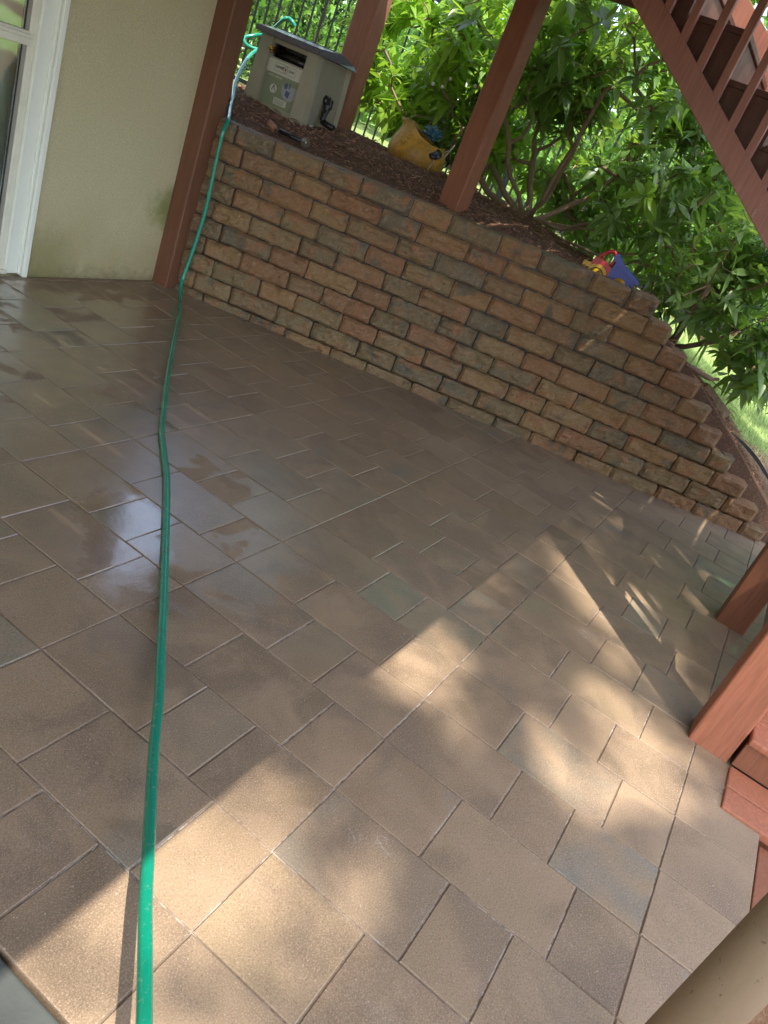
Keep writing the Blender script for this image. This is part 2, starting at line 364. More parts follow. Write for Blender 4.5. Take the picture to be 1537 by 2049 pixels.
def tag(o, label=None, cat=None, group=None, kind=None):
    if label: o['label'] = label
    if cat: o['category'] = cat
    if group: o['group'] = group
    if kind: o['kind'] = kind
    return o
def thing(name, loc, label, cat, group=None):
    o = bpy.data.objects.new(name, None); COL.objects.link(o); o.location = loc; o.empty_display_size = .1
    o.matrix_world = Matrix.Translation(loc)
    return tag(o, label, cat, group)
def smoothpath(pts, n=8):
    P = [Vector(p) for p in pts]; out = []
    for i in range(len(P) - 1):
        p0 = P[max(i - 1, 0)]; p1 = P[i]; p2 = P[i + 1]; p3 = P[min(i + 2, len(P) - 1)]
        for k in range(n):
            t = k / n
            out.append(.5 * ((2 * p1) + (p2 - p0) * t + (2 * p0 - 5 * p1 + 4 * p2 - p3) * t * t + (3 * p1 - p0 - 3 * p2 + p3) * t ** 3))
    out.append(P[-1]); return out

# wall frame: s runs along the retaining wall from the house, t points into the bank
A0 = Vector((3.99, 3.57)); DS = Vector((.3473, -.9377)); DT = Vector((.9377, .3473))
def WS(s, t, z=0.0): p = A0 + DS * s + DT * t; return Vector((p.x, p.y, z))
def ST(x, y): q = Vector((x, y)) - A0; return q.dot(DS), q.dot(DT)

# ------------------------------------------------------------------ ground sheet
S_K = [-60, -8, -3, -1, 0, .5, 1.2, 2.0, 2.6, 3.0, 3.3, 3.6, 3.9, 4.2, 4.5, 5.0, 6, 9, 60]
T_K = [.16, .5, 1.1, 2.0, 4.0, 9, 60]
ZT = {  # heights per t knot, over s knots
 .16: [1.1, 1.1, 1.1, 1.08, 1.08, 1.09, 1.09, 1.06, 1.05, .98, .84, .66, .46, .25, .04, -.12, -.16, -.16, -.16],
 .5: [1.22, 1.22, 1.22, 1.21, 1.21, 1.21, 1.21, 1.14, 1.06, .98, .84, .69, .5, .30, .12, -.04, -.1, -.12, -.12],
 1.1: [1.2, 1.2, 1.22, 1.24, 1.24, 1.26, 1.26, 1.22, 1.12, .98, .86, .72, .57, .42, .30, .18, .05, .0, 0],
 2.0: [1.2, 1.2, 1.22, 1.22, 1.22, 1.22, 1.22, 1.15, 1.03, .92, .83, .72, .62, .52, .43, .32, .2, .1, .1],
 4.0: [1.15, 1.15, 1.16, 1.14, 1.13, 1.12, 1.08, 1.02, .95, .88, .82, .76, .70, .64, .60, .52, .4, .3, .3],
 9: [1.1, 1.1, 1.1, 1.1, 1.1, 1.1, 1.08, 1.05, 1.0, .98, .94, .9, .86, .84, .8, .75, .7, .6, .6],
 60: [1.5] * 19}
def lerpk(K, V, x):
    if x <= K[0]: return V[0]
    for i in range(len(K) - 1):
        if x <= K[i + 1]:
            u = (x - K[i]) / (K[i + 1] - K[i]); return V[i] * (1 - u) + V[i + 1] * u
    return V[-1]
def gz(x, y):
    s, t = ST(x, y)
    if t < .1 : return -.16
    zs = [lerpk(S_K, ZT[k], s) for k in T_K]
    z = lerpk(T_K, zs, max(t, .16))
    a = min(1, max(0, (t - .2) / .4))
    return z + a * .03 * noise.noise(Vector((x * 2.2, y * 2.2, 0))) + a * .012 * noise.noise(Vector((x * 9, y * 9, 3)))
def lawnmask(s, t):
    v = 0
    edge = lerpk([2.4, 3.0, 3.6, 4.1, 4.5, 5.2, 7], [3.0, 2.0, 1.1, .95, 1.15, 1.5, 1.8], s)
    if s > 2.0: v = min(1, max(0, (t - edge) / .35 + .5)) * min(1, max(0, (4.2 - .02 * s - t) / .25 + .5)) * min(1, max(0, (s - 2.3) / .4))
    if t > 4.7: v = max(v, min(1, (t - 4.7) / .4))
    return v
def build_ground():
    ss = [-60, -30, -15, -8, -5, -3.5] + [-2.5 + .11 * i for i in range(90)] + [8, 10, 14, 20, 35, 60]
    tt = [-60, -30, -15, -8, -4, -2, -.5, .08, .14, .16] + [.22 + .11 * i for i in range(46)] + [5.8, 7, 9, 12, 18, 30, 60]
    vs = []; L = []; P = []
    for s in ss:
        for t in tt:
            p = WS(s, t); z = gz(p.x, p.y)
            if t <= .1: z = -.16
            vs.append((p.x, p.y, z)); L.append(lawnmask(s, t) if t > .1 else 0)
            P.append(max(0, 1 - abs(s - 4.6) / .9) * max(0, 1 - abs(t - 1.0) / .6))
    n = len(tt); fs = [(i * n + j, i * n + j + 1, (i + 1) * n + j + 1, (i + 1) * n + j) for i in range(len(ss) - 1) for j in range(n - 1)]
    fs = [f[::-1] for f in fs]
    mb = MB().add(vs, fs, None, True); o = mb.build('ground', M['ground'])
    for nm, V in (('lawn', L), ('pale', P)):
        at = o.data.attributes.new(nm, 'FLOAT', 'POINT'); at.data.foreach_set('value', V)
    tag(o, kind='structure')
build_ground()

# ------------------------------------------------------------------ patio
def clip(poly, a, b, c):           # keep a*x+b*y<=c
    out = []
    for i in range(len(poly)):
        p, q = poly[i], poly[(i + 1) % len(poly)]
        dp, dq = a * p[0] + b * p[1] - c, a * q[0] + b * q[1] - c
        if dp <= 0: out.append(p)
        if dp * dq < 0: t = dp / (dp - dq); out.append((p[0] + (q[0] - p[0]) * t, p[1] + (q[1] - p[1]) * t))
    return out
def inset(poly, d):
    n = len(poly); out = []
    for i in range(n):
        p0 = Vector(poly[i - 1]); p1 = Vector(poly[i]); p2 = Vector(poly[(i + 1) % n])
        e1 = (p1 - p0).normalized(); e2 = (p2 - p1).normalized(); n1 = Vector((-e1.y, e1.x)); n2 = Vector((-e2.y, e2.x))
        k = 1 + n1.dot(n2)
        out.append(tuple(p1 + (n1 + n2) * (d / max(k, .3))))
    return out
def clean(poly):
    out = []
    for p in poly:
        if not out or (Vector(p) - Vector(out[-1])).length > .004: out.append(p)
    if len(out) > 2 and (Vector(out[0]) - Vector(out[-1])).length < .004: out.pop()
    return out
PX0, PP, PY0, PL = .9102, .2654, -.4411, .8140
def build_patio():
    mb = MB()
    for k in range(-1, 19):
        x0, x1 = PX0 + k * PP, PX0 + (k + 1) * PP
        for j in range(-2, 7):
            yb = PY0 + j * PL + .0015 * k
            cuts = [0, .183, .545, PL] if k % 2 == 0 else [0, .272, .453, PL]
            for a, b in zip(cuts[:-1], cuts[1:]):
                jt = random.uniform(-.0012, .0012)
                poly = [(x0 + jt, yb + a), (x1 + jt, yb + a), (x1 + jt, yb + b), (x0 + jt, yb + b)]
                poly = clip(poly, 0, 1, 3.685)
                poly = clip(poly, 0, -1, .70 if k < 6 else .58)
                if poly: poly = clip(poly, DT.x, DT.y, DT.dot(A0) + .02)
                if len(poly) < 3: continue
                poly = clean(poly)
                if len(poly) < 3: continue
                ar = abs(sum(poly[i - 1][0] * poly[i][1] - poly[i][0] * poly[i - 1][1] for i in range(len(poly)))) / 2
                if ar < .002: continue
                r = (random.random(), random.random())
                g = inset(poly, .0017 + random.uniform(0, .0006)); tpl = inset(poly, .0046); dz = random.uniform(-.0009, .0009)
                tx, ty = random.uniform(-.002, .002), random.uniform(-.002, .002); cx_, cy_ = sum(q[0] for q in g) / len(g), sum(q[1] for q in g) / len(g)
                zf = lambda q: dz + tx * (q[0] - cx_) + ty * (q[1] - cy_)
                n = len(g); vs = [(q[0], q[1], -.055) for q in g] + [(q[0], q[1], -.0032 + zf(q)) for q in g] + [(q[0], q[1], zf(q)) for q in tpl]
                fs = [tuple(range(2 * n, 3 * n))]
                for i in range(n):
                    i2 = (i + 1) % n
                    fs += [(i, i2, n + i2, n + i), (n + i, n + i2, 2 * n + i2, 2 * n + i)]
                mb.add(vs, fs, r)
    tag(mb.build('patio', M['paver'], attrs=True), kind='structure')
    sb = MB(); nx, ny = 2, 2
    sb.box((.652, -.69, -.10), (2.5, 3.69, -.0045)); sb.box((2.5, -.575, -.10), (5.55, 3.685, -.0049))
    # sand swept against the foot of the wall and the post
    tag(sb.build('joint_sand', M['sand']), kind='structure')
    cs = MB(); cs.box((-4, -3.5, -.14), (.640, 3.67, -.006), ch=.01)
    tag(cs.build('concrete_walk', M['concrete']), kind='structure')
build_patio()

# grit along the wall foot
gm = MB()
for i in range(2600):
    if random.random() < .72:
        s = random.uniform(0, 4.5); t = -abs(random.gauss(0, .035)) - .004
    else: s = random.gauss(.0, .16); t = random.gauss(-.12, .08)
    p = WS(s, t, 0)
    if p.y > 3.66: continue
    r = random.uniform(.001, .0035); q = [Vector((random.gauss(0, 1), random.gauss(0, 1), random.gauss(0, 1))).normalized() * r for _ in range(4)]
    gm.add([p + v + Vector((0, 0, r * .5)) for v in q], [(0, 1, 2), (0, 2, 3), (0, 3, 1), (1, 3, 2)])
tag(gm.build('sand_grit', M['gravel']), kind='stuff')

# ------------------------------------------------------------------ retaining wall
ENDS = [2.95, 3.10, 3.27, 3.42, 3.56, 3.70, 3.86, 4.02, 4.17, 4.29]
CH = .1176
def build_wall():
    mb = MB()
    for k in range(10):
        st = .22 if k % 2 else .385
        js = [0.02]; s = st - .594; j = 0
        edges = []
        while s < ENDS[k] - .02:
            edges.append(s); s += (.338 if j % 2 == 0 else .256); j += 1
        edges = [e for e in edges if e > .09 and e < ENDS[k] - .13]
        js = [.0] + [e + random.uniform(-.008, .008) for e in edges] + [ENDS[k]]
        for s0, s1 in zip(js[:-1], js[1:]):
            last = s1 == ENDS[k]
            zt = lambda s_: 1.10 + .011 * s_ - CH * k
            r = (random.random(), random.random()); seed = Vector((random.random() * 50, random.random() * 50, 0)); gg_ = random.uniform(.002, .0042)
            nu = max(4, int((s1 - s0) / .02)); nv = 7; g = gg_
            t0 = .0 + .007 * (9 - k) * .5 + random.uniform(-.008, .006); amp = random.uniform(1.0, 2.0); rd = random.uniform(.010, .018)
            vs = []; fs = []
            jit = [[random.uniform(-.003, .003) for _ in range(2)] for _ in range(4)]
            for iv in range(nv + 1):
                for iu in range(nu + 1):
                    u, v = iu / nu, iv / nv
                    s_ = s0 + g + (s1 - s0 - 2 * g) * u; z_ = zt(s_) - CH + g + (CH - 2 * g) * v
                    eu = min(u, 1 - u) * (s1 - s0); ev = min(v, 1 - v) * CH
                    e = min(eu, ev)
                    pull = 0 if e > rd else (rd - sqrt(max(0, rd * rd - (rd - e) ** 2))) * 1.1
                    # rounded corners in outline
                    cc = (.25 if last and u > .5 else 1) * max(0, rd * 1.3 - eu) * max(0, rd * 1.3 - ev) * 18
                    s_ += cc * (.5 if u < .5 else -.5) * 1.2; z_ += cc * (.5 if v < .5 else -.5) * 1.0
                    q = Vector((s_ * 9, z_ * 14, 0)) + seed
                    d = .010 * noise.noise(q) + .006 * noise.noise(q * 2.7) + .003 * noise.noise(q * 7)
                    d += .008 * (abs(noise.noise(q * .9 + Vector((9, 9, 9)))) - .3)
                    ed = .006 * noise.noise(Vector((s_ * 26, z_ * 26, k * 3.1))) + .002 * noise.noise(Vector((s_ * 90, z_ * 90, k * 1.1)))
                    if iv in (0, nv): z_ += ed
                    if iu in (0, nu): s_ += ed
                    t_ = t0 + pull * 1.15 - d * amp * (0.25 + .75 * min(1, e / rd))
                    vs.append(WS(s_, t_, z_))
            fr = lambda iu, iv: iv * (nu + 1) + iu
            for iv in range(nv):
                for iu in range(nu): fs.append((fr(iu, iv), fr(iu + 1, iv), fr(iu + 1, iv + 1), fr(iu, iv + 1)))
            # body behind the face
            b = len(vs); D = .27 if not last else .27
            border_top = [fr(iu, nv) for iu in range(nu + 1)]; border_bot = [fr(iu, 0) for iu in range(nu + 1)]
            for iu in range(nu + 1):
                u = iu / nu; s_ = s0 + g + (s1 - s0 - 2 * g) * u
                vs.append(WS(s_, D, zt(s_) - g + .003 * noise.noise(Vector((s_ * 20, k, 0))))); vs.append(WS(s_, D, zt(s_) - CH + g))
            for iu in range(nu):
                fs.append((border_top[iu], border_top[iu + 1], b + 2 * (iu + 1), b + 2 * iu))
                fs.append((border_bot[iu + 1], border_bot[iu], b + 2 * iu + 1, b + 2 * iu + 3))
                fs.append((b + 2 * iu, b + 2 * iu + 2, b + 2 * iu + 3, b + 2 * iu + 1))
            fs.append(tuple([fr(nu, iv) for iv in range(nv + 1)][::-1] + [b + 2 * nu + 1, b + 2 * nu])[::-1])
            fs.append(tuple([fr(0, iv) for iv in range(nv + 1)] + [b, b + 1]))
            mb.add(vs, fs, r)
    o = mb.build('retaining_wall', M['block'], attrs=True)
    tag(o, 'stepped retaining wall of brown split-face stone blocks beside the patio', 'wall')
    # added black backing that stands in for the shade inside the joints
    bk = MB()
    for k in range(10):
        zt0 = 1.10 - CH * k - .004
        a, b_, c, d = WS(.01, .06), WS(ENDS[k] - .05, .06), WS(ENDS[k] - .05, .25), WS(.01, .25)
        z1 = lambda s_: 1.10 + .011 * s_ - CH * k - .006
        z0 = lambda s_: z1(s_) - CH + .001
        e = ENDS[k] - .05
        vs = [(a.x, a.y, z0(0)), (b_.x, b_.y, z0(e)), (c.x, c.y, z0(e)), (d.x, d.y, z0(0)), (a.x, a.y, z1(0)), (b_.x, b_.y, z1(e)), (c.x, c.y, z1(e)), (d.x, d.y, z1(0))]
        bk.add(vs, [(3, 2, 1, 0), (4, 5, 6, 7), (0, 1, 5, 4), (1, 2, 6, 5), (2, 3, 7, 6), (3, 0, 4, 7)])
    bk.build('joint_backing', M['dark'], o)
build_wall()

# ------------------------------------------------------------------ house
def build_house():
    h = thing('house', (1, 3.7, 0), 'khaki stucco house wall with a white glazed door beside the patio', 'house')
    Y = 3.69
    w = MB()
    DX0, DX1 = 1.75, 2.953
    w.box((DX1, Y, -.2), (4.085, Y + .2, 5.6)); w.box((4.085 - .2, Y + .2, -.2), (4.085, 12, 5.6))
    w.box((-6, Y, -.2), (DX0, Y + .2, 5.6)); w.box((DX0, Y, 2.3), (DX1, Y + .2, 5.6))
    w.build('wall', M['stucco'], h)
    d = bpy.data.objects.new('door', None); COL.objects.link(d); d.parent = h; d.matrix_parent_inverse = h.matrix_world.inverted(); d.location = (2.3, Y, 0)
    d.matrix_world = Matrix.Translation((2.3, Y, 0))
    c = MB(); c.box((2.924, Y - .022, .0), (2.953, Y + .05, 2.28), ch=.003); c.box((2.8, Y - .018, 2.25), (2.9235, Y + .05, 2.28), ch=.003)
    c.box((DX0, Y - .022, 0), (DX0 + .03, Y + .05, 2.28), ch=.003)
    c.build('trim', M['white'], d)
    f = MB()
    f.box((2.905, Y - .006, .012), (2.9205, Y + .05, 2.25), ch=.002)
    f.box((2.838, Y + .004, .012), (2.9045, Y + .05, 2.25), ch=.003)
    f.box((2.825, Y - .004, .012), (2.8375, Y + .05, 2.25), ch=.002)
    f.box((1.78, Y + .004, .012), (1.85, Y + .05, 2.25), ch=.003)
    f.box((1.85, Y + .004, 2.18), (2.825, Y + .05, 2.25), ch=.003)
    f.build('frame', M['white'], d)
    s = MB()
    s.box((2.786, Y + .012, .06), (2.8245, Y + .05, 2.18), ch=.006)
    s.box((1.85, Y + .010, .015), (2.8245, Y + .05, .115), ch=.004)
    s.box((1.85, Y - .012, .012), (2.83, Y + .004, .035), ch=.004)
    s.box((1.85, Y + .006, 1.142), (2.7855, Y + .05, 1.175), ch=.004); s.box((1.85, Y + .001, 1.175), (2.80, Y + .05, 1.193), ch=.003); s.box((1.85, Y + .01, 1.193), (2.7855, Y + .05, 1.205), ch=.003)
    s.build('sash', M['whitedirty'], d)
    g = MB(); g.box((2.766, Y + .022, .116), (2.7857, Y + .048, 1.141)); g.box((2.766, Y + .022, 1.206), (2.7857, Y + .048, 2.18)); g.build('glazing_bead', M['seal'], d)
    e = MB(); e.box((2.760, Y + .026, .116), (2.7657, Y + .049, 1.141)); e.box((2.760, Y + .026, 1.206), (2.7657, Y + .049, 2.18)); e.build('seal', M['dark'], d)
    p = MB(); p.box((1.85, Y + .030, .115), (2.7598, Y + .036, 2.18)); p.build('pane', M['glass'], d)
    b = MB(); b.box((1.80, Y + .12, .0), (2.95, Y + .13, 2.25)); b.build('blind', M['blind'], d)
build_house()

# ------------------------------------------------------------------ posts
def post(loc, w, top, label, rot=0, mat='red', r=.010):
    t = MB(); t.box((-w / 2, -w / 2, 0), (w / 2, w / 2, top - loc[2]), ch=r)
    o = t.build('wooden_post', M[mat]); o.location = loc; o.rotation_euler.z = rot
    return tag(o, label, 'post', 'red wooden posts under the deck')
post((3.995, 3.638, -.02), .150, 2.5, 'reddish brown post in the corner between the stucco wall and the stone wall', 0, 'redshaded')
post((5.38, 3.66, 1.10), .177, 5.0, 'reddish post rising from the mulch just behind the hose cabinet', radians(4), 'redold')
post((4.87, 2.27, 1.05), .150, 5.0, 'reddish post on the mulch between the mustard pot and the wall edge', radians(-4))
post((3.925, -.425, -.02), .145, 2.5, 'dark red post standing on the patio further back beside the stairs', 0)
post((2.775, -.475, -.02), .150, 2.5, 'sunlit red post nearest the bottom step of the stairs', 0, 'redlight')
# tan post close to the camera
t = MB(); t.tube([(0, 0, 0), (0, 0, .70), (0, 0, .73), (0, 0, .735)], [.052, .052, .046, .03], 40)
o = t.build('tan_post', M['tan']); o.location = (1.2057, -.4638, 0); o.rotation_euler.z = radians(22)
tag(o, 'tan painted rounded post in the lower right corner closest to the viewer', 'post')

# ------------------------------------------------------------------ deck over the patio
def build_deck():
    d = thing('deck', (1.5, 1.6, 2.5), 'raised timber deck roofing the patio on red posts', 'deck')
    OPEN = {31: [(-.42, .75, 0), (.751, 1.95, 1), (1.951, 3.66, 0)], 30: [(-.42, .9, 0), (.901, 2.0, 1), (2.001, 3.66, 0)], 27: [(-.42, .85, 0), (.851, 1.4, 1), (1.401, 3.66, 0)], 24: [(-.42, .5, 0), (.501, .72, 1), (.721, 3.66, 0)], 34: [(-.42, 1.9, 0), (1.901, 2.4, 1), (2.401, 3.66, 0)]}
    b = MB(); x = 1.65 - .16 * 32; i = 0
    while x < 5.1:
        y0 = -.42
        if x + .15 > 4.06: y0 = 1.65
        b.box((x + .001, y0, 2.70), (x + .159, 3.66, 2.728), ch=.0008) if i not in OPEN else [b.box((x + .001, p, 2.70), (x + (.159 if not q_ else .1485), q, 2.728), ch=.0008) for p, q, q_ in OPEN[i]]
        x += .16; i += 1
    b.build('decking', M['deckboard'], d)
    j = MB(); y = -.02
    while y < 3.6:
        j.box((-3.4, y, 2.50), (5.10 if y > 1.66 else 4.02, y + .04, 2.699)); y += .42
    j.build('joist', M['deckboard'], d)
    r = MB(); r.box((-3.44, -.41, 2.50), (4.04, -.372, 2.699)); r.box((5.10, 1.62, 2.5), (5.14, 3.66, 2.699)); r.box((4.022, -.37, 2.60), (4.118, 1.60, 2.699)); r.box((4.062, 1.62, 2.5), (5.098, 1.658, 2.69))  # rim beside the stairs widened to stop sun streaks on the wall
    r.build('rim_joist', M['deckboard'], d)
build_deck()

# ------------------------------------------------------------------ stairs
def build_stairs():
    st = thing('staircase', (4.1, -.6, 0), 'red stained timber stairs with balusters climbing at the right to the deck', 'stairs')
    RI, RU = .191, .288
    # upper flight rises towards +Y; tread front edges at Y = .891 z 2.359
    X0, X1 = 4.12, 5.12
    # cut stringer sides
    prof = []
    n0, n1 = -6, 3
    for X, nm in ((X0, 'stringer'), (X1 - .04, 'stringer')):
        top = []
        for k in range(n0, n1):
            yf = .891 + RU * k; z = 2.331 + RI * k
            top += [(yf, z - RI), (yf, z)]
        yl = .891 + RU * n1 - .02; zl = 2.331 + RI * (n1 - 1)
        top += [(yl, zl)]
        yb0 = .891 + RU * n0; lowz = lambda y: 2.331 - RI - .075 + (y - .891) * RI / RU - .06
        vs = []
        segs = []
        for k in range(n0, n1):
            ya, yb = .891 + RU * k, .891 + RU * (k + 1); z = 2.331 + RI * k
            segs.append((ya, yb, z))
        mb = MB()
        for ya, yb, z in segs:
            v = [(X, ya, lowz(ya)), (X, yb, lowz(yb)), (X, yb, z), (X, ya, z)]
            v2 = [(X + .038, q[1], q[2]) for q in v]
            mb.add(v + v2, [(3, 2, 1, 0), (4, 5, 6, 7), (0, 1, 5, 4), (2, 3, 7, 6), (1, 2, 6, 5), (3, 0, 4, 7)])
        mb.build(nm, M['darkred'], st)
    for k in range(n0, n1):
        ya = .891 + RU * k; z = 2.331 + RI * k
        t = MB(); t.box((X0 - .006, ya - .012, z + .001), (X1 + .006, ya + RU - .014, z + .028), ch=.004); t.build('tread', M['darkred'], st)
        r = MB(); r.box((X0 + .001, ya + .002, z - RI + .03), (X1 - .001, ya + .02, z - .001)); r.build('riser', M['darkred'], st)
    # guards of the upper flight
    sl = RI / RU * .985
    zr = lambda y, o=0: 1.998 + (y - .86) * .667 + o     # centre of the bottom rail (plane X=4.05)
    for gx, pink in ((4.055, 0), (5.19, 1)):
        off = 0 if not pink else 0.22
        b = MB(); b.beam((gx, -.40, zr(-.40) + off), (gx, 2.0, zr(2.0) + off), .038, .107, ch=.004); b.build('bottom_rail', M['redold'], st)
        tpr = MB(); tpr.beam((gx, -.40, zr(-.40) + .86 + off), (gx, 2.0, zr(2.0) + .86 + off), .05, .09, ch=.006); tpr.build('handrail', M['redold'], st)
        y = -.25
        while y < 1.9:
            q = MB(); q.box((gx - .058 if not pink else gx + .021, y - .018, zr(y) + off - (-.03)), (gx - .021 if not pink else gx + .058, y + .018, zr(y) + .84 + off), ch=.003)
            q = MB(); q.box((gx - .018, y - .018, zr(y) + off + .04), (gx + .018, y + .018, zr(y) + .83 + off), ch=.003)
            q.build('baluster', M['redold'], st); y += .1255
    # far skirt board with sunlight put into its stain colour
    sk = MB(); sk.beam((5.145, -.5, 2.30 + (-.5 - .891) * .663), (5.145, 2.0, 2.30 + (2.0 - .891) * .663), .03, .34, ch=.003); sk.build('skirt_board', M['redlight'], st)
    # landing
    ld = MB()
    x = 4.08
    while x < 5.1: ld.box((x, -1.75, 1.00), (x + .135, -.52, 1.028), ch=.003); x += .142
    ld.build('landing', M['redold'], st)
    lf = MB(); lf.box((4.085, -1.74, .83), (4.12, -.53, .999)); lf.box((5.07, -1.74, .83), (5.10, -.53, .999)); lf.box((4.121, -.565, .83), (5.069, -.53, .999)); lf.box((4.121, -1.74, .83), (5.069, -1.70, .999)); lf.build('landing_frame', M['darkred'], st)
    # lower flight rises towards +X from the patio
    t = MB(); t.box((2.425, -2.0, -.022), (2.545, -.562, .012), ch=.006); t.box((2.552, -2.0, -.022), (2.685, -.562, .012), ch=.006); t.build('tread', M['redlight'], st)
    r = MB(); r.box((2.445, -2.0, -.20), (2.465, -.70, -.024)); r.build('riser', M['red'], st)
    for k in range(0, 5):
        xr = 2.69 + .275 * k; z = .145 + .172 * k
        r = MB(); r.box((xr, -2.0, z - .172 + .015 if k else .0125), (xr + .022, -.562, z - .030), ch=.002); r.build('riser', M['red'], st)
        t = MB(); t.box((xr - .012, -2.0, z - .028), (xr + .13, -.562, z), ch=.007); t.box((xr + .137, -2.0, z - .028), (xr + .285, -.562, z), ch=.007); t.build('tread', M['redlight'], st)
    g0, g1 = (2.86, .52), (3.84, 1.13)  # unseen lower guard, added to shade the patio between the posts
    for off, nm, hh in ((0, 'bottom_rail', .09), (.82, 'handrail', .09)):
        q = MB(); q.beam((g0[0], -.45, g0[1] + off), (g1[0], -.45, g1[1] + off), .038, hh); q.build(nm, M['redold'], st)
    x = 2.95
    while x < 3.8:
        z = g0[1] + (x - g0[0]) * (g1[1] - g0[1]) / (g1[0] - g0[0]); q = MB(); q.box((x - .018, -.468, z + .03), (x + .018, -.432, z + .80), ch=.003); q.build('baluster', M['redold'], st); x += .1255
    for yy in (-.60,):
        sb = MB()
        for k in range(0, 5):
            xr = 2.715 + .275 * k; z = .115 + .172 * k
            sb.box((xr, yy, max(-.1, z - .33)), (xr + .2735, yy + .036, z))
        sb.build('stringer', M['darkred'], st)
    bl = MB(); bl.box((2.05, -.76, -.30), (2.42, -.715, -.03), ch=.004); bl.build('side_board', M['red'], st)
build_stairs()

# ------------------------------------------------------------------ hose cabinet
def text_mb(txt, size, bold=False):
    cu = bpy.data.curves.new('t', 'FONT'); cu.body = txt; cu.size = size; cu.align_x = 'CENTER'; cu.align_y = 'CENTER'; cu.offset = .002 * size * 10 if bold else 0
    ob = bpy.data.objects.new('t', cu); COL.objects.link(ob)
    dg = bpy.context.evaluated_depsgraph_get(); me = bpy.data.meshes.new_from_object(ob.evaluated_get(dg))
    v = [tuple(q.co) for q in me.vertices]; f = [tuple(p.vertices) for p in me.polygons]
    bpy.data.objects.remove(ob); bpy.data.curves.remove(cu); bpy.data.meshes.remove(me)
    return v, f
def build_cabinet():
    org = Vector((4.68, 3.71, 1.185))
    c = thing('hose_cabinet', org, 'grey khaki resin hose cabinet with a slate lid standing on the mulch', 'hose cabinet')
    yaw = radians(-4.5); U = Vector((sin(-yaw) * -1 * -1, -cos(yaw), 0)).normalized(); U = Vector((.085, -.996, 0)); D = Vector((.996, .085, 0))
    Wd, Dp, H = .47, .45, .455
    mt = Matrix(((U.x, D.x, 0, org.x), (U.y, D.y, 0, org.y), (0, 0, 1, org.z), (0, 0, 0, 1)))
    # U,D,Z is left handed -> flip faces where needed by double-sided shading
    def prism(mb, quads):            # list of 8 pts (bottom4, top4)
        mb.add([mt @ Vector(q) for q in quads], [(3, 2, 1, 0), (4, 5, 6, 7), (0, 1, 5, 4), (1, 2, 6, 5), (2, 3, 7, 6), (3, 0, 4, 7)])
    def slab(mb, u0, u1, d0, d1, z0, z1, fl=.0):
        # flare: widths grow towards the bottom
        F = lambda u, z: u + (1 if u > 0 else -1) * fl * (1 - z / H)
        prism(mb, [(F(u0, z0), d0, z0), (F(u1, z0), d0, z0), (F(u1, z0), d1, z0), (F(u0, z0), d1, z0), (F(u0, z1), d0, z1), (F(u1, z1), d0, z1), (F(u1, z1), d1, z1), (F(u0, z1), d1, z1)])
    hw = Wd / 2
    b = MB(); slab(b, -hw + .085, hw - .085, .022, .035, .02, .345); slab(b, -hw + .085, hw - .085, .022, .04, .425, H); slab(b, -hw + .01, hw - .01, Dp - .02, Dp, .0, H); slab(b, -hw + .08, hw - .08, .03, .20, -.01, .03)
    b.build('front_panel', M['cab'], c)
    for sg in (-1, 1):
        l = MB(); u0, u1 = (hw - .09, hw) if sg > 0 else (-hw, -hw + .09)
        prism(l, [(u0 + .022 * sg * (0 if sg > 0 else 1), -.012, -.04), (u1 + (.022 if sg > 0 else 0), -.012, -.04), (u1 + (.022 if sg > 0 else 0), .06, -.04), (u0 - (.022 if sg < 0 else 0), .06, -.04), (u0, 0, H), (u1, 0, H), (u1, .06, H), (u0, .06, H)])
        l.build('leg', M['cab'], c)
        s_ = MB(); us = (hw - .016, hw - .004) if sg > 0 else (-hw + .004, -hw + .016)
        prism(s_, [(us[0] + .02 * sg, .06, -.03), (us[1] + .02 * sg, .06, -.03), (us[1] + .02 * sg, Dp, -.03), (us[0] + .02 * sg, Dp, -.03), (us[0], .06, H), (us[1], .06, H), (us[1], Dp, H), (us[0], Dp, H)])
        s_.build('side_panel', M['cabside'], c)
        rb = MB(); prism(rb, [(us[0] + .03 * sg, Dp - .06, -.03), (us[1] + .03 * sg, Dp - .06, -.03), (us[1] + .03 * sg, Dp + .005, -.03), (us[0] + .03 * sg, Dp + .005, -.03), (us[0] + .01 * sg, Dp - .06, H), (us[1] + .01 * sg, Dp - .06, H), (us[1] + .01 * sg, Dp + .005, H), (us[0] + .01 * sg, Dp + .005, H)])
        rb.build('corner_rib', M['cab'], c)
    inn = MB(); slab(inn, -hw + .086, hw - .086, .12, .13, .3, .44); inn.build('dark_interior', M['black'], c)
    reel = MB(); reel.tube([mt @ Vector((-.13, .12 - .02, .37)), mt @ Vector((.13, .10, .37))], .035, 14); reel.build('reel', M['black'], c)
    # lid: overhanging slab with a raised back
    ld = MB()
    o2 = .032
    prism(ld, [(-hw - o2, -.05, H), (hw + o2, -.05, H), (hw + o2, Dp * .48, H + .004), (-hw - o2, Dp * .48, H + .004), (-hw - o2 + .012, -.042, H + .036), (hw + o2 - .012, -.042, H + .036), (hw + o2 - .01, Dp * .48, H + .062), (-hw - o2 + .01, Dp * .48, H + .062)])
    prism(ld, [(-hw - o2, Dp * .48 + .003, H + .004), (hw + o2, Dp * .48 + .003, H + .004), (hw + o2 - .005, Dp + .03, H + .002), (-hw - o2 + .005, Dp + .03, H + .002), (-hw - o2 + .01, Dp * .48 + .003, H + .066), (hw + o2 - .01, Dp * .48 + .003, H + .066), (hw + o2 - .03, Dp + .02, H + .03), (-hw - o2 + .03, Dp + .02, H + .03)])
    L = ld.build('lid', M['lid'], c)
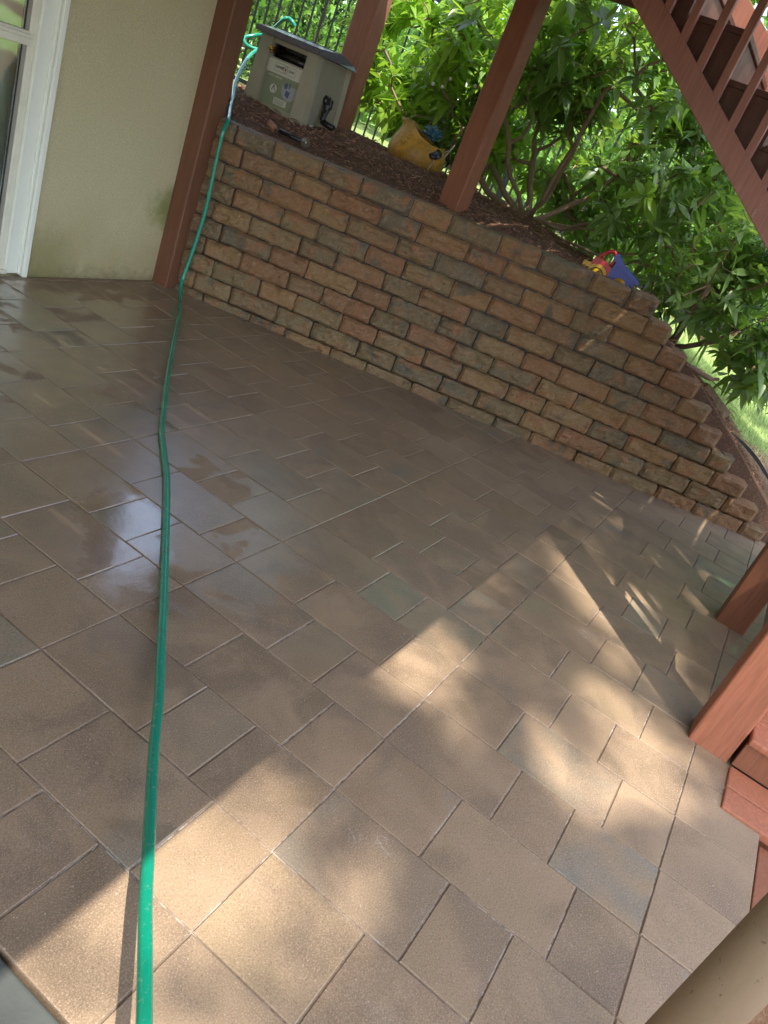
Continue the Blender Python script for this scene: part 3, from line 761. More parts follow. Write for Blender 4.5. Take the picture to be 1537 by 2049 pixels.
    bt = MB(); slab(bt, -hw - .02, hw + .02, -.0535, -.0505, H + .004, H + .026); bt.build('lid_band', M['lid'], L)
    # brass outlet
    q = MB(); q.tube([mt @ Vector((-.112, .03, .385)), mt @ Vector((-.112, -.028, .385))], .019, 6, smooth=False); q.tube([mt @ Vector((-.112, -.0285, .385)), mt @ Vector((-.112, -.048, .385))], .013, 12); q.build('hose_coupling', M['brass'], c)
    # crank on the right side
    k = MB(); zc = .19
    k.tube([mt @ Vector((hw - .004, .22, .22)), mt @ Vector((hw + .035, .22, .22))], .035, 14)
    k.tube(smoothpath([mt @ Vector((hw + .036, .22, .235)), mt @ Vector((hw + .045, .205, .17)), mt @ Vector((hw + .045, .19, .13)), mt @ Vector((hw + .05, .185, .095))], 5), [.03] * 5 + [.022] * 5 + [.02] * 6, 10)
    kk = k.build('crank', M['black'], c)
    g = MB(); g.tube([mt @ Vector((hw + .05, .185, .09)), mt @ Vector((hw + .155, .165, .080))], [.020, .022], 12); g.build('crank_handle', M['black'], kk)
    tg = MB(); tg.box((0, 0, 0), (.001, .035, .035)); 
    # label on the front: everything in the panel plane
    def flat(name, pts, mat, dd, par=c):
        mb = MB(); mb.add([mt @ Vector((u, .022 - dd, z)) for u, z in pts], [tuple(range(len(pts)))]); return mb.build(name, mat, par)
    def rrect(u0, u1, z0, z1, r=.012):
        P = []
        for cx_, cz_, a0 in ((u1 - r, z1 - r, 0), (u0 + r, z1 - r, 90), (u0 + r, z0 + r, 180), (u1 - r, z0 + r, 270)):
            for i in range(5): a = radians(a0 + 22.5 * i); P.append((cx_ + r * cos(a), cz_ + r * sin(a)))
        return P
    lab = flat('label', rrect(-.145, .145, .255, .335), M['paper'], .0012)
    gl = flat('label_panel', rrect(-.143, .143, .06, .2535), M['labelgreen'], .0010, lab)
    # boxed name
    fb = MB()
    for u0, u1, z0, z1 in ((-.082, .082, .272, .2735), (-.082, .082, .3205, .322), (-.0835, -.082, .272, .322), (.082, .0835, .272, .322)):
        fb.add([mt @ Vector((u, .022 - .0018, z)) for u, z in ((u0, z0), (u1, z0), (u1, z1), (u0, z1))], [(0, 1, 2, 3)])
    fb.build('label_frame', M['ink'], lab)
    def txt(s_, size, u, z, mat, name='lettering', bold=True, par=lab, dd=.0022):
        v, f = text_mb(s_, size, bold); mb = MB(); mb.add([mt @ Vector((u + q[0], .022 - dd, z + q[1])) for q in v], f); mb.build(name, mat, par)
    txt('NEVER', .0205, -.047, .297, M['ink']); txt('LEAK', .0205, .050, .297, M['ink']); txt('HOSE CABINET', .0175, -.062, .238, M['paper'], par=gl)
    ring = MB(); P1 = [(.017 * cos(a * pi / 12), .022 * sin(a * pi / 12)) for a in range(24)]; P2 = [(.0145 * cos(a * pi / 12), .0195 * sin(a * pi / 12)) for a in range(24)]
    ring.add([mt @ Vector((u + .003, .022 - .0026, z + .297)) for u, z in P1 + P2], [(i, (i + 1) % 24, 24 + (i + 1) % 24, 24 + i) for i in range(24)])
    ring.build('emblem_ring', M['ink'], lab)
    flat('emblem_drop', [(.003 + u, .297 + z) for u, z in ((0, .013), (.006, 0), (.005, -.007), (0, -.010), (-.005, -.007), (-.006, 0))], M['inkred'], .0027, lab)
    flat('picture', [(.075 + .065 * cos(a), .185 + .062 * sin(a)) for a in [radians(x) for x in range(160, 400, 12)]], M['labelgrey'], .0018, gl)
    flat('picture_detail', [(.03, .19), (.052, .19), (.052, .225), (.036, .228), (.022, .21)], M['labelblue'], .0024, gl)
    flat('picture_detail', [(.045, .15), (.075, .14), (.082, .178), (.05, .185)], M['labelblue'], .0025, gl)
    flat('picture_detail', [(.062, .195), (.072, .195), (.074, .235), (.064, .235)], M['labelblue'], .0023, gl)
    flat('round_badge', [(-.055 + .028 * cos(a), .165 + .028 * sin(a)) for a in [radians(x) for x in range(0, 360, 18)]], M['paper'], .0019, gl)
    flat('badge_mark', [(-.068, .152), (-.063, .152), (-.054, .182), (-.045, .152), (-.040, .152), (-.050, .187), (-.058, .187)], M['ink'], .0025, gl)
    nb = flat('note', rrect(-.03, .075, .078, .118, .005), M['paper'], .0019, gl)
    for i, zz in enumerate((.108, .100, .092, .085)): flat('note_line', [(-.024, zz), (.066 - .01 * (i % 2), zz), (.066 - .01 * (i % 2), zz + .0022), (-.024, zz + .0022)], M['ink'], .0025, nb)
    s2 = MB(); s2.add([mt @ Vector((hw + .0135 + .002, q[0], q[1])) for q in ((.10, .0), (.145, .0), (.145, .045), (.10, .045))], [(0, 1, 2, 3)]); s2.build('side_sticker', M['paper'], c)
build_cabinet()

# ------------------------------------------------------------------ hose
def build_hose():
    P = [(5.218, 4.143, 1.77), (5.20, 4.17, 1.792), (5.205, 4.21, 1.80), (5.20, 4.25, 1.775), (5.28, 4.42, 1.66), (5.26, 4.50, 1.62), (5.18, 4.54, 1.57), (5.16, 4.47, 1.53), (5.22, 4.38, 1.54), (5.20, 4.33, 1.575), (5.06, 4.27, 1.545), (4.915, 4.212, 1.481), (4.741, 4.10, 1.407),
         (4.554, 3.968, 1.292), (4.42, 3.84, 1.21), (4.28, 3.72, 1.16), (4.15, 3.60, 1.13), (4.05, 3.51, 1.108), (3.998, 3.482, 1.05), (3.992, 3.478, .959), (3.992, 3.473, .841), (3.99, 3.458, .569), (3.985, 3.465, .368), (3.975, 3.475, .195), (3.955, 3.47, .08),
         (3.88, 3.39, .018), (3.70, 3.21, .013), (3.539, 3.062, .013), (3.139, 2.705, .013), (2.815, 2.41, .013), (2.634, 2.239, .013), (2.40, 2.015, .013), (2.279, 1.878, .013), (2.117, 1.693, .013), (1.914, 1.486, .013), (1.781, 1.353, .014), (1.58, 1.155, .022),
         (1.403, .986, .035), (1.253, .843, .05), (1.116, .722, .07), (.998, .614, .095), (.895, .519, .12), (.805, .438, .145), (.728, .364, .17), (.632, .272, .20), (.54, .191, .25), (.35, .05, .45), (.15, -.1, .8)]
    mb = MB(); mb.tube(smoothpath(P, 7), .0131, 16)
    tag(mb.build('garden_hose', M['hose']), 'long green garden hose trailing down the stone wall and across the patio', 'hose')
build_hose()

# ------------------------------------------------------------------ fence
def build_fence():
    a = Vector((6.05, 6.10)); b = Vector((10.2, -.52)); d = (b - a); L = d.length; d.normalize()
    f = thing('metal_fence', (a.x, a.y, gz(a.x, a.y)), 'black metal picket fence behind the hose cabinet and the rhododendrons', 'fence')
    base = lambda q: lerpk([0, 1.2, 3, 5, 6.6, 8.5], [1.16, 1.13, 1.04, .82, .66, .5], q) 
    n = int(L / .098)
    for lo, nm in ((.10, 'rail'), (1.42, 'rail')):
        r = MB()
        for i in range(8):
            q0, q1 = L * i / 8, L * (i + 1) / 8; p0 = a + d * q0; p1 = a + d * q1
            r.beam((p0.x, p0.y, base(q0) + lo), (p1.x, p1.y, base(q1) + lo), .028, .034, ch=0)
        r.build(nm, M['fence'], f)
    cnt = 0
    for i in range(n):
        q = .06 + i * .098; p = a + d * q; isp = (i % 19 == 15)
        w = .034 if isp else .0095
        m_ = MB(); ang = math.atan2(d.y, d.x); mt = Matrix.Translation((p.x, p.y, base(q))) @ Matrix.Rotation(ang, 4, 'Z')
        m_.box((-w, -w, -.1 if isp else .03), (w, w, 1.55 if isp else 1.5), mtx=mt)
        m_.build('fence_post' if isp else 'picket', M['fence'], f); cnt += 1
build_fence()

# ------------------------------------------------------------------ pot, lights, toy, small things
def build_pot():
    c = Vector((5.42, 2.92, 1.145))
    t = thing('broken_pot', c, 'mustard glazed round pot with a broken slanted rim below the rhododendron', 'pot')
    mt = Matrix.Translation(c) @ Matrix.Rotation(radians(-9), 4, Vector((.85, .3, 0)).normalized()) @ Matrix.Translation((0, 0, 0))
    prof = [(.0, -.02), (.12, -.02), (.15, .0), (.19, .06), (.212, .13), (.215, .19), (.195, .25), (.16, .30), (.142, .335), (.145, .365), (.158, .385)]
    n = 48; vs = []; fs = []
    rows = []
    for inner in (0, 1):
        for (R_, z) in (prof if not inner else prof[::-1]):
            row = []
            for k in range(n):
                a = 2 * pi * k / n
                # broken: cut plane slanting down towards -Y side
                cut = .315 + .075 * max(-1, min(1, 1.5 * sin(a - radians(20)))) + .012 * noise.noise(Vector((cos(a) * 4, sin(a) * 4, 1)))
                zz = min(z, cut); RR = R_
                if z > cut:   # shrink to the profile radius at the cut
                    for (r0, z0), (r1, z1) in zip(prof[:-1], prof[1:]):
                        if z0 <= cut <= z1: RR = r0 + (r1 - r0) * (cut - z0) / max(1e-6, z1 - z0)
                if inner: RR = max(0, RR - .014)
                vs.append(mt @ Vector((RR * cos(a), RR * sin(a), zz + (.012 if inner and z < .05 else 0))))
    R_ = len(prof) * 2
    for i in range(R_ - 1):
        for k in range(n):
            a = i * n + k; b = i * n + (k + 1) % n; fs.append((a, b, b + n, a + n))
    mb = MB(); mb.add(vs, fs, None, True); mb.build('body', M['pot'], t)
    hl = MB(); hl.lathe([(0, 0), (.009, 0), (.009, .004), (0, .004)], n=10, mtx=Matrix.Translation(mt @ Vector((-.165, .01, .07))) @ Matrix.Rotation(radians(105), 4, 'Y')); hl.build('drain_hole', M['dark'], t)
    sl = MB(); sl.lathe([(0, .19), (.16, .19), (.16, .18), (0, .18)], n=24, mtx=mt); sl.build('soil', M['mulch'], t)
    # crumpled blue plastic in the pot
    bb = MB(); bm = bmesh.new(); bmesh.ops.create_icosphere(bm, subdivisions=4, radius=1)
    for v in bm.verts:
        q = v.co * 2.2; v.co = Vector((v.co.x * .05, v.co.y * .06, v.co.z * .04)) * (1 + .45 * noise.noise(q) + .35 * abs(noise.noise(q * 2.7)))
    bb.add([c + Vector((.03, -.02, .335)) + v.co for v in bm.verts], [tuple(v.index for v in f.verts) for f in bm.faces]); bm.free()
    tag(bb.build('plastic_bag', M['bluebag']), 'crumpled shiny blue plastic bag stuffed in the mustard pot', 'bag')
    # dry twigs
    tw = MB()
    for i in range(9):
        a = random.uniform(0, 6.28); p = c + Vector((.05 * cos(a), .05 * sin(a), .2)); q = p + Vector((random.uniform(-.12, .12), random.uniform(-.05, .22), random.uniform(.12, .26)))
        tw.tube([p, (p + q) / 2 + Vector((0, .02, .01)), q], [.003, .0025, .0012], 5)
    tag(tw.build('twigs', M['bark']), 'dry twigs sticking out of the mustard pot', 'twigs')
    # solar light with wire stems and milky globes
    sp = thing('solar_light', c + Vector((-.08, -.21, .0)), 'solar garden light with a round panel and wire stemmed white globes at the pot', 'garden light')
    pc = c + Vector((-.10, -.16, .225))
    pm = MB(); mt2 = Matrix.Translation(pc) @ Matrix.Rotation(radians(-35), 4, 'Y') @ Matrix.Rotation(radians(14), 4, 'X')
    pm.lathe([(0, -.02), (.045, -.02), (.052, -.005), (.052, .003), (0, .003)], n=24, mtx=mt2); pm.build('lamp_housing', M['black'], sp)
    pp = MB(); pp.lathe([(.046, .0034), (.046, .006), (0, .006)], n=24, mtx=mt2); pp.build('solar_panel', M['panel'], sp)
    sk = MB(); sk.tube([pc + Vector((0, -.03, .0)), pc + Vector((-.06, .02, -.24))], .0025, 6); sk.build('stake', M['steel'], sp)
    s3 = MB(); s3.tube([pc + Vector((.03, -.06, -.02)), pc + Vector((.03, -.11, .10))], .005, 6); s3.build('stem', M['paper'], sp)
    root = c + Vector((.0, -.13, .2))
    for g in ((5.58, 2.985, 1.85), (5.60, 2.79, 1.865), (5.50, 3.06, 1.775), (5.50, 2.98, 1.78), (5.35, 2.58, 1.78)):
        gv = Vector(g); w = MB(); w.tube(smoothpath([root, root + (gv - root) * .5 + Vector((0, -.05, -.03)), gv], 6), .0016, 5); w.build('wire_stem', M['wire'], sp)
        b_ = MB(); b_.lathe([(.0132 * cos(radians(x)), .0132 * sin(radians(x))) for x in range(-90, 91, 18)], gv, 14); b_.build('globe', M['bulb'], sp)
build_pot()

def build_pathlight():
    a = Vector((4.36, 3.36, 1.15)); b = Vector((4.39, 3.16, 1.145))
    t = thing('path_light', a, 'fallen black path light with a clear round lens lying on the mulch', 'path light')
    m_ = MB(); m_.tube([a, a + (b - a) * .85], [.017, .014], 12); m_.build('stem', M['black'], t)
    m_ = MB(); ax = (b - a).normalized(); mt = Matrix.Translation(b) @ Vector((-.85, -.35, .35)).normalized().to_track_quat('Z', 'Y').to_matrix().to_4x4()
    m_.lathe([(0, 0), (.022, 0), (.030, .004), (.032, .010), (.028, .012), (.026, .008), (0, .006)], n=28, mtx=mt); m_.build('lens', M['clear'], t)
    m_ = MB(); m_.lathe([(0, .007), (.004, .007), (.004, .011), (0, .011)], n=12, mtx=mt); m_.build('lamp', M['bulb'], t)
    m_ = MB(); m_.tube([a + Vector((-.02, .02, .0)), a + Vector((-.035, .075, .02))], [.018, .022], 10); m_.build('cap', M['redold'], t)
build_pathlight()

def build_toy():
    org = Vector((5.09, 1.33, 1.085)); c = thing('toy_truck', org, 'plastic toy dump truck with red cab, yellow fender and blue tipper on the wall top', 'toy truck')
    U = Vector((.25, -.96, 0)).normalized(); D = Vector((.96, .25, 0)).normalized(); tilt = 0
    mt = Matrix(((U.x, D.x, 0, org.x), (U.y, D.y, 0, org.y), (0, 0, 1, org.z), (0, 0, 0, 1)))
    def ext(pts, d0, d1, mat, name, par=c):
        n = len(pts); mb = MB(); mb.add([mt @ Vector((u, d0, z)) for u, z in pts] + [mt @ Vector((u, d1, z)) for u, z in pts], [tuple(range(n)), tuple(range(n, 2 * n))[::-1]] + [(i, (i + 1) % n, n + (i + 1) % n, n + i) for i in range(n)]); 
        o_ = mb.build(name, mat, par)
        bv = o_.modifiers.new('b', 'BEVEL'); bv.width = .003; bv.segments = 2; return o_
    arc = lambda cx_, cz_, r, a0, a1, n=10: [(cx_ + r * cos(radians(a0 + (a1 - a0) * i / n)), cz_ + r * sin(radians(a0 + (a1 - a0) * i / n))) for i in range(n + 1)]
    ext([(-.03, .02), (-.03, .075), (.0, .078)] + arc(.055, .02, .066, 150, 0) + arc(.055, .02, .052, 0, 180), -.008, .012, M['toyyellow'], 'fender')
    ext([(-.03, .045), (-.03, .075), (-.045, .072), (-.045, .05)], .0, .12, M['toyyellow'], 'bumper')
    ext([(.0, .07), (.012, .112), (.045, .124), (.128, .096), (.128, .02), (.118, .022)] + arc(.055, .02, .063, 10, 150), .0, .12, M['toyred'], 'cab')
    # handle loop
    h = MB(); h.tube(smoothpath([mt @ Vector(q) for q in ((.03, .05, .118), (.05, .05, .15), (.085, .05, .185), (.112, .05, .182), (.128, .05, .15), (.122, .05, .10))], 6), .011, 10); h.build('handle', M['toyred'], c)
    w = MB(); w.tube([mt @ Vector((.055, -.012, .02)), mt @ Vector((.055, .03, .02))], .042, 24); wh = w.build('wheel', M['toyyellow'], c)
    w = MB(); w.tube([mt @ Vector((.215, -.012, .02)), mt @ Vector((.215, .03, .02))], .042, 24); w.build('wheel', M['toyyellow'], c)
    ext([(.132, .02), (.134, .09), (.145, .132), (.20, .112), (.30, .070), (.305, .035), (.28, .01)], .0, .14, M['toyblue'], 'tipper')
    ext([(.120, .150), (.118, .172), (.140, .178), (.175, .155), (.20, .133), (.325, .080), (.32, .066), (.20, .114), (.15, .132)], -.012, .15, M['toyblue'], 'tipper_rim')
    for u in (.165, .195, .225, .255, .283): ext([(u, .03), (u + .008, .03), (u + .008, .150 - u * .27), (u, .152 - u * .27)], -.006, .0, M['toyblue'], 'rib')
build_toy()

def build_timber():
    a = WS(3.56, .50, .70); b = WS(3.80, .50, .575)
    m_ = MB(); m_.beam(a, b, .10, .085, up=(.2, .1, 1), ch=.008)
    tag(m_.build('timber', M['timber']), 'weathered brown timber offcut lying against the stepped wall end', 'timber')
    f = MB(); p = smoothpath([WS(3.86, .36, .52), WS(4.0, .40, .47), WS(4.15, .45, .40), WS(4.32, .50, .30), WS(4.42, .5, .26)], 6)
    for i in range(len(p) - 1):
        w0 = .011 * sin(pi * (i + .3) / len(p)) + .002; w1 = .011 * sin(pi * (i + 1.3) / len(p)) + .002
        q = [p[i] + Vector((0, 0, -w0)), p[i + 1] + Vector((0, 0, -w1)), p[i + 1] + Vector((.01, 0, w1)), p[i] + Vector((.01, 0, w0))]
        f.add([v for v in q] + [v + Vector((.006, .004, 0)) for v in q], [(0, 1, 2, 3), (7, 6, 5, 4), (0, 4, 5, 1), (3, 2, 6, 7)])
    tag(f.build('edging_strip', M['fabric']), 'black landscape edging strip curving over the bare soil near the wall end', 'edging')
    r = MB(); r.tube(smoothpath([WS(3.35, .45, .76), WS(3.40, .43, .79), WS(3.48, .41, .79), WS(3.57, .44, .78), WS(3.63, .48, .79)], 5), [.024] * 10 + [.018] * 6 + [.011] * 5, 8); 
    tag(r.build('root', M['bark']), 'short bare root poking out above the weathered timber', 'root')
build_timber()

# ------------------------------------------------------------------ plants
def leafgeo(mb, base, d, up, L, w, droop, segs=3, fold=.25):
    d = d.normalized(); side = d.cross(up)
    if side.length < 1e-3: side = d.orthogonal()
    side.normalize(); u = side.cross(d).normalized()
    vs = []; prof = [.12, .85, 1.0, .55, 0] if segs == 4 else [.15, 1.0, .85, 0]
    for i in range(segs + 1):
        t = i / segs; c = base + d * (L * t) + Vector((0, 0, -1)) * (droop * L * t * t)
        ww = w / 2 * prof[i]
        if i == segs: vs.append(c); continue
        vs += [c - side * ww + u * ww * fold, c, c + side * ww + u * ww * fold]
    fs = []
    for i in range(segs - 1):
        a = i * 3; fs += [(a, a + 1, a + 4, a + 3), (a + 1, a + 2, a + 5, a + 4)]
    a = (segs - 1) * 3; e = segs * 3; fs += [(a, a + 1, e), (a + 1, a + 2, e)]
    mb.add(vs, fs, None, True)
def whorl(mb, p, axis, n, L, w, rnd):
    axis = axis.normalized(); o = axis.orthogonal().normalized(); ph = rnd.uniform(0, 6.28)
    for k in range(n):
        a = ph + 2 * pi * k / n + rnd.uniform(-.25, .25); o2 = o * cos(a) + axis.cross(o) * sin(a)
        el = rnd.uniform(-.35, .85); d = o2 * cos(el) + axis * sin(el)
        l = L * rnd.uniform(.45, 1.2)
        leafgeo(mb, p + axis * rnd.uniform(-.02, .01) + o2 * .008, d, axis + Vector((0, 0, .3)), l, w * l / L * rnd.uniform(.85, 1.2), rnd.uniform(-.1, .6), 4)
def grow(rnd, base, targets, attract=.55, jitter=.05, prim=0):
    nodes = [Vector(base)]; par = [-1]
    targets = sorted(targets, key=lambda p: (p - nodes[0]).length)
    # first the main stems, fanning straight out of the stool
    chosen = []
    if prim:
        pool = targets[len(targets) // 4:len(targets) * 4 // 5]
        for _ in range(prim):
            best = max((rnd.choice(pool) for _ in range(30)), key=lambda p: min([((p - nodes[0]).normalized() - (c - nodes[0]).normalized()).length for c in chosen] + [2]))
            chosen.append(best)
        for c in chosen:
            v = c - nodes[0]; L = v.length; k = int(L / .13); pi_ = 0; out = Vector((v.x, v.y, 0)) * rnd.uniform(.02, .16); wob = Vector((rnd.gauss(0, 1), rnd.gauss(0, 1), 0)) * .05
            for j in range(1, k + 1):
                u = j / k; pt = nodes[0] + v * u + out * sin(pi * u) - Vector((0, 0, .12 * L)) * sin(pi * u) * rnd.uniform(.7, 1) + wob * sin(5 * u + L) * u + Vector((rnd.gauss(0, 1), rnd.gauss(0, 1), rnd.gauss(0, 1))) * .008
                nodes.append(pt); par.append(pi_); pi_ = len(nodes) - 1
        targets = [t for t in targets if t not in chosen]
    tips = []
    for t in targets:
        best = None; bd = 1e9
        for i, q in enumerate(nodes):
            dd = (q - t).length + attract * (q - nodes[0]).length * .35 + (1.2 if prim and (q - nodes[0]).length < .45 else 0)
            if t.z < q.z - .5: dd += .5
            if dd < bd: bd = dd; best = i
        q = nodes[best]; L = (t - q).length; k = max(2, int(L / .16)); pi_ = best
        sag = Vector((rnd.gauss(0, 1), rnd.gauss(0, 1), rnd.uniform(-1.2, .2))) * (L * .10)
        for j in range(1, k + 1):
            u = j / k; pt = q.lerp(t, u) + sag * sin(pi * u) + Vector((rnd.gauss(0, 1), rnd.gauss(0, 1), rnd.gauss(0, 1))) * (jitter * .25 if j < k else 0)
            nodes.append(pt); par.append(pi_); pi_ = len(nodes) - 1
        tips.append(pi_)
    return nodes, par, tips
def branches_mesh(nodes, par, tip_r=.003, expn=.47, rmax=.06):
    n = len(nodes); cnt = [0] * n; ch = [[] for _ in range(n)]
    for i in range(1, n): ch[par[i]].append(i)
    for i in range(n - 1, -1, -1): cnt[i] = max(1, sum(cnt[c] for c in ch[i])) if ch[i] else 1
    # children always have larger index than parents here
    rad = [min(rmax, tip_r * cnt[i] ** expn) for i in range(n)]
    mb = MB()
    def chain(start, first):
        pts = [nodes[start]]; rs = [min(rad[start], rad[first] * 1.25)]; cur = first
        while True:
            pts.append(nodes[cur]); rs.append(rad[cur])
            if not ch[cur]: break
            nxt = max(ch[cur], key=lambda c: cnt[c])
            for c in ch[cur]:
                if c != nxt: todo.append((cur, c))
            cur = nxt
        k = 8 if rs[1] > .012 else (6 if rs[1] > .005 else 4)
        if (pts[0] - pts[1]).length > 1e-4: mb.tube(pts, rs, k)
    todo = [(0, c) for c in ch[0]]
    while todo: chain(*todo.pop())
    return mb
def shrub(name, base, blobs, nw, label, cat, seed, L=.125, w=.044, sunlit_at=None, mats=('leaf', 'leafsun'), group=None, leaves=(6, 9), attract=.55, inner=.45, prim=15):
    rnd = random.Random(seed); t = thing(name, base, label, cat, group)
    targets = []
    tot = sum(b[2] for b in blobs)
    for c, r, wt in blobs:
        k = int(nw * wt / tot)
        while k > 0:
            v = Vector((rnd.gauss(0, 1), rnd.gauss(0, 1), rnd.gauss(0, 1))).normalized() * (rnd.uniform(inner, 1) ** .6)
            p = Vector(c) + Vector((v.x * r[0], v.y * r[1], v.z * r[2]))
            if noise.noise(p * 1.9 + Vector((seed, 0, 0))) < -.18: continue
            s_, t_ = ST(p.x, p.y)
            if p.z < gz(p.x, p.y) + .10: continue
            if t_ < .36 and p.z < 1.9 : continue
            if t_ < -.1: continue
            if p.x < 5.35 and p.y < 1.9: continue     # leave room for the stairs
            targets.append(p); k -= 1
    nodes, par, tips = grow(rnd, base, targets, attract, prim=prim)
    branches_mesh(nodes, par, .0034, .44, .045).build('trunk', M['bark'], t)
    lm = MB(); ym = MB()
    for i in tips:
        ax = (nodes[i] - nodes[par[i]]).normalized() + Vector((0, 0, .5))
        is_lit = sunlit_at and sunlit_at(nodes[i], rnd)
        whorl(ym if is_lit else lm, nodes[i], ax, rnd.randint(*leaves), L, w, rnd)
        if rnd.random() < .35:
            q = nodes[par[i]]; whorl(ym if is_lit else lm, q, ax, 3, L * .9, w, rnd)
    lm.build('foliage', M[mats[0]], t)
    if ym.v: ym.build('sunlit_foliage', M[mats[1]], t)
    return t
shrub('rhododendron', (6.10, 2.20, 1.18),
      [((6.05, 3.45, 1.88), (.6, .75, .52), 1.5), ((6.0, 2.7, 2.22), (.7, .9, .42), 1.5), ((5.9, 1.9, 2.4), (.75, .8, .5), 1.3), ((6.3, 3.2, 1.6), (.5, .7, .35), .7), ((6.1, 1.3, 2.0), (.6, .5, .45), .45), ((6.8, 2.2, 2.0), (.6, 1.2, .65), 1.0), ((7.1, 1.9, 1.45), (.4, 1.3, .35), .8), ((5.75, 1.3, 1.5), (.3, .4, .3), .12)],
      1400, 'tall multi-stemmed rhododendron behind the mustard pot and the middle post', 'rhododendron', 3,
      L=.148, w=.052,
      sunlit_at=lambda p, r: (p.y > 2.5 and r.random() < .8) or r.random() < .10)  # side of the crown that gets the sunlit leaf colour
shrub('rhododendron', (6.02, .78, .80),
      [((6.1, .95, 1.45), (.6, .45, .5), 1.0), ((6.0, .3, 1.35), (.5, .5, .45), 1.0), ((6.3, .1, 1.8), (.6, .6, .5), .8), ((5.85, .10, 1.0), (.3, .35, .28), .5), ((6.5, 1.2, 1.95), (.5, .5, .5), .5)],
      430, 'spreading rhododendron with drooping leaves at the low right end of the wall', 'rhododendron', 11, L=.155, w=.05, leaves=(5, 8), inner=.2, prim=6)

def leafblob(mb, c, r, n, sz, rnd, inner=.3):
    for _ in range(n):
        v = Vector((rnd.gauss(0, 1), rnd.gauss(0, 1), rnd.gauss(0, 1))).normalized() * (rnd.uniform(inner, 1) ** .5)
        p = Vector(c) + Vector((v.x * r[0], v.y * r[1], v.z * r[2]))
        a = Vector((rnd.gauss(0, 1), rnd.gauss(0, 1), rnd.gauss(0, .6))).normalized(); b = a.orthogonal().normalized()
        b = (Matrix.Rotation(rnd.uniform(0, 6.28), 3, a) @ b); l = sz * rnd.uniform(.6, 1.3)
        mb.add([p - a * l * .5, p + b * l * .28, p + a * l * .5, p - b * l * .28], [(0, 1, 2, 3)])
def bgtree(name, loc, h, rad, n, sz, label, seed, mat='leafbg', nb=16, group=None, low=.25, cat='tree', base_r=.12):
    rnd = random.Random(seed); loc = Vector(loc); t = thing(name, loc, label, cat, group)
    tg = []
    for _ in range(nb):
        u = rnd.uniform(low, 1); a = rnd.uniform(0, 6.28); rr = rad * sqrt(rnd.random()) * (1.15 - u * .65)
        tg.append(loc + Vector((rr * cos(a), rr * sin(a), h * u)))
    nodes, par, tips = grow(rnd, loc, tg, .8, .1)
    branches_mesh(nodes, par, base_r * .12, .75, base_r).build('trunk', M['barkdark'], t)
    mb = MB()
    for p in tg:
        k = n // nb
        for _ in range(4):
            q = p + Vector((rnd.gauss(0, 1), rnd.gauss(0, 1), rnd.gauss(0, .7))) * rad * .22
            s_ = rad * rnd.uniform(.16, .30); leafblob(mb, q, (s_, s_, s_ * .7), k // 4, sz, rnd)
    mb.build('crown', M[mat], t); return t
G = 'trees and shrubs beyond the fence'
bgtree('leafy_tree', (11.5, 5.6, 1.1), 3.5, 2.2, 9000, .17, 'leafy bright tree beyond the fence, seen between the two tall posts', 21, group=G, low=.08)
bgtree('leafy_tree', (13.0, 2.6, 1.0), 4.6, 2.6, 10000, .19, 'broad tree far beyond the tall rhododendron', 22, group=G, low=.05)
bgtree('leafy_tree', (12.2, -.3, .7), 5.0, 2.4, 10000, .18, 'bright shrubby tree past the lawn behind the low rhododendron', 23, group=G, low=.03)
bgtree('leafy_tree', (13.5, -3.4, .6), 7.0, 3.0, 9000, .20, 'large tree past the lawn seen through the stair balusters', 24, group=G, low=.02)
bgtree('leafy_tree', (12.0, 9.5, 1.1), 2.8, 2.4, 7000, .17, 'tree beyond the fence glimpsed above the hose cabinet lid', 25, group=G, low=.05)
bgtree('leafy_shrub', (10.2, 3.2, .95), 2.3, 1.1, 3200, .10, 'rounded sunlit shrub just beyond the fence behind the pot', 27, group=G, low=.05, cat='shrub')
bgtree('leafy_shrub', (10.9, 1.0, .7), 2.0, 1.1, 3000, .10, 'low bright shrub past the lawn right of the tall rhododendron', 28, group=G, low=.05, cat='shrub')
def arbor(loc, h, r, seed, label):
    rnd = random.Random(seed); loc = Vector(loc); t = thing('arborvitae', loc, label, 'conifer', 'arborvitae beyond the fence')
    tr = MB(); tr.tube([loc, loc + Vector((0, 0, h * .9))], [.06, .01], 7); tr.build('trunk', M['barkdark'], t)
    mb = MB()
    for _ in range(1100):
        u = rnd.random() ** 1.3; a = rnd.uniform(0, 6.28); rr = r * (1 - u * .85) * rnd.uniform(.75, 1.05)
        p = loc + Vector((rr * cos(a), rr * sin(a), .1 + h * u)); o_ = Vector((cos(a), sin(a), .35))
        for k in range(5):
            d = (o_ + Vector((rnd.gauss(0, .5), rnd.gauss(0, .5), rnd.gauss(0, .4)))).normalized(); s_ = d.cross(Vector((0, 0, 1))).normalized() * .018; l = rnd.uniform(.06, .13)
            mb.add([p, p + d * l * .5 + s_, p + d * l, p + d * l * .5 - s_], [(0, 1, 2, 3)])
    mb.build('crown', M['leafced'], t)
arbor((8.4, 7.6, 1.1), 2.1, .75, 41, 'feathery arborvitae beyond the fence, left above the hose cabinet')
arbor((8.9, 6.7, 1.1), 1.9, .70, 42, 'feathery arborvitae beyond the fence, second from the left above the hose cabinet')

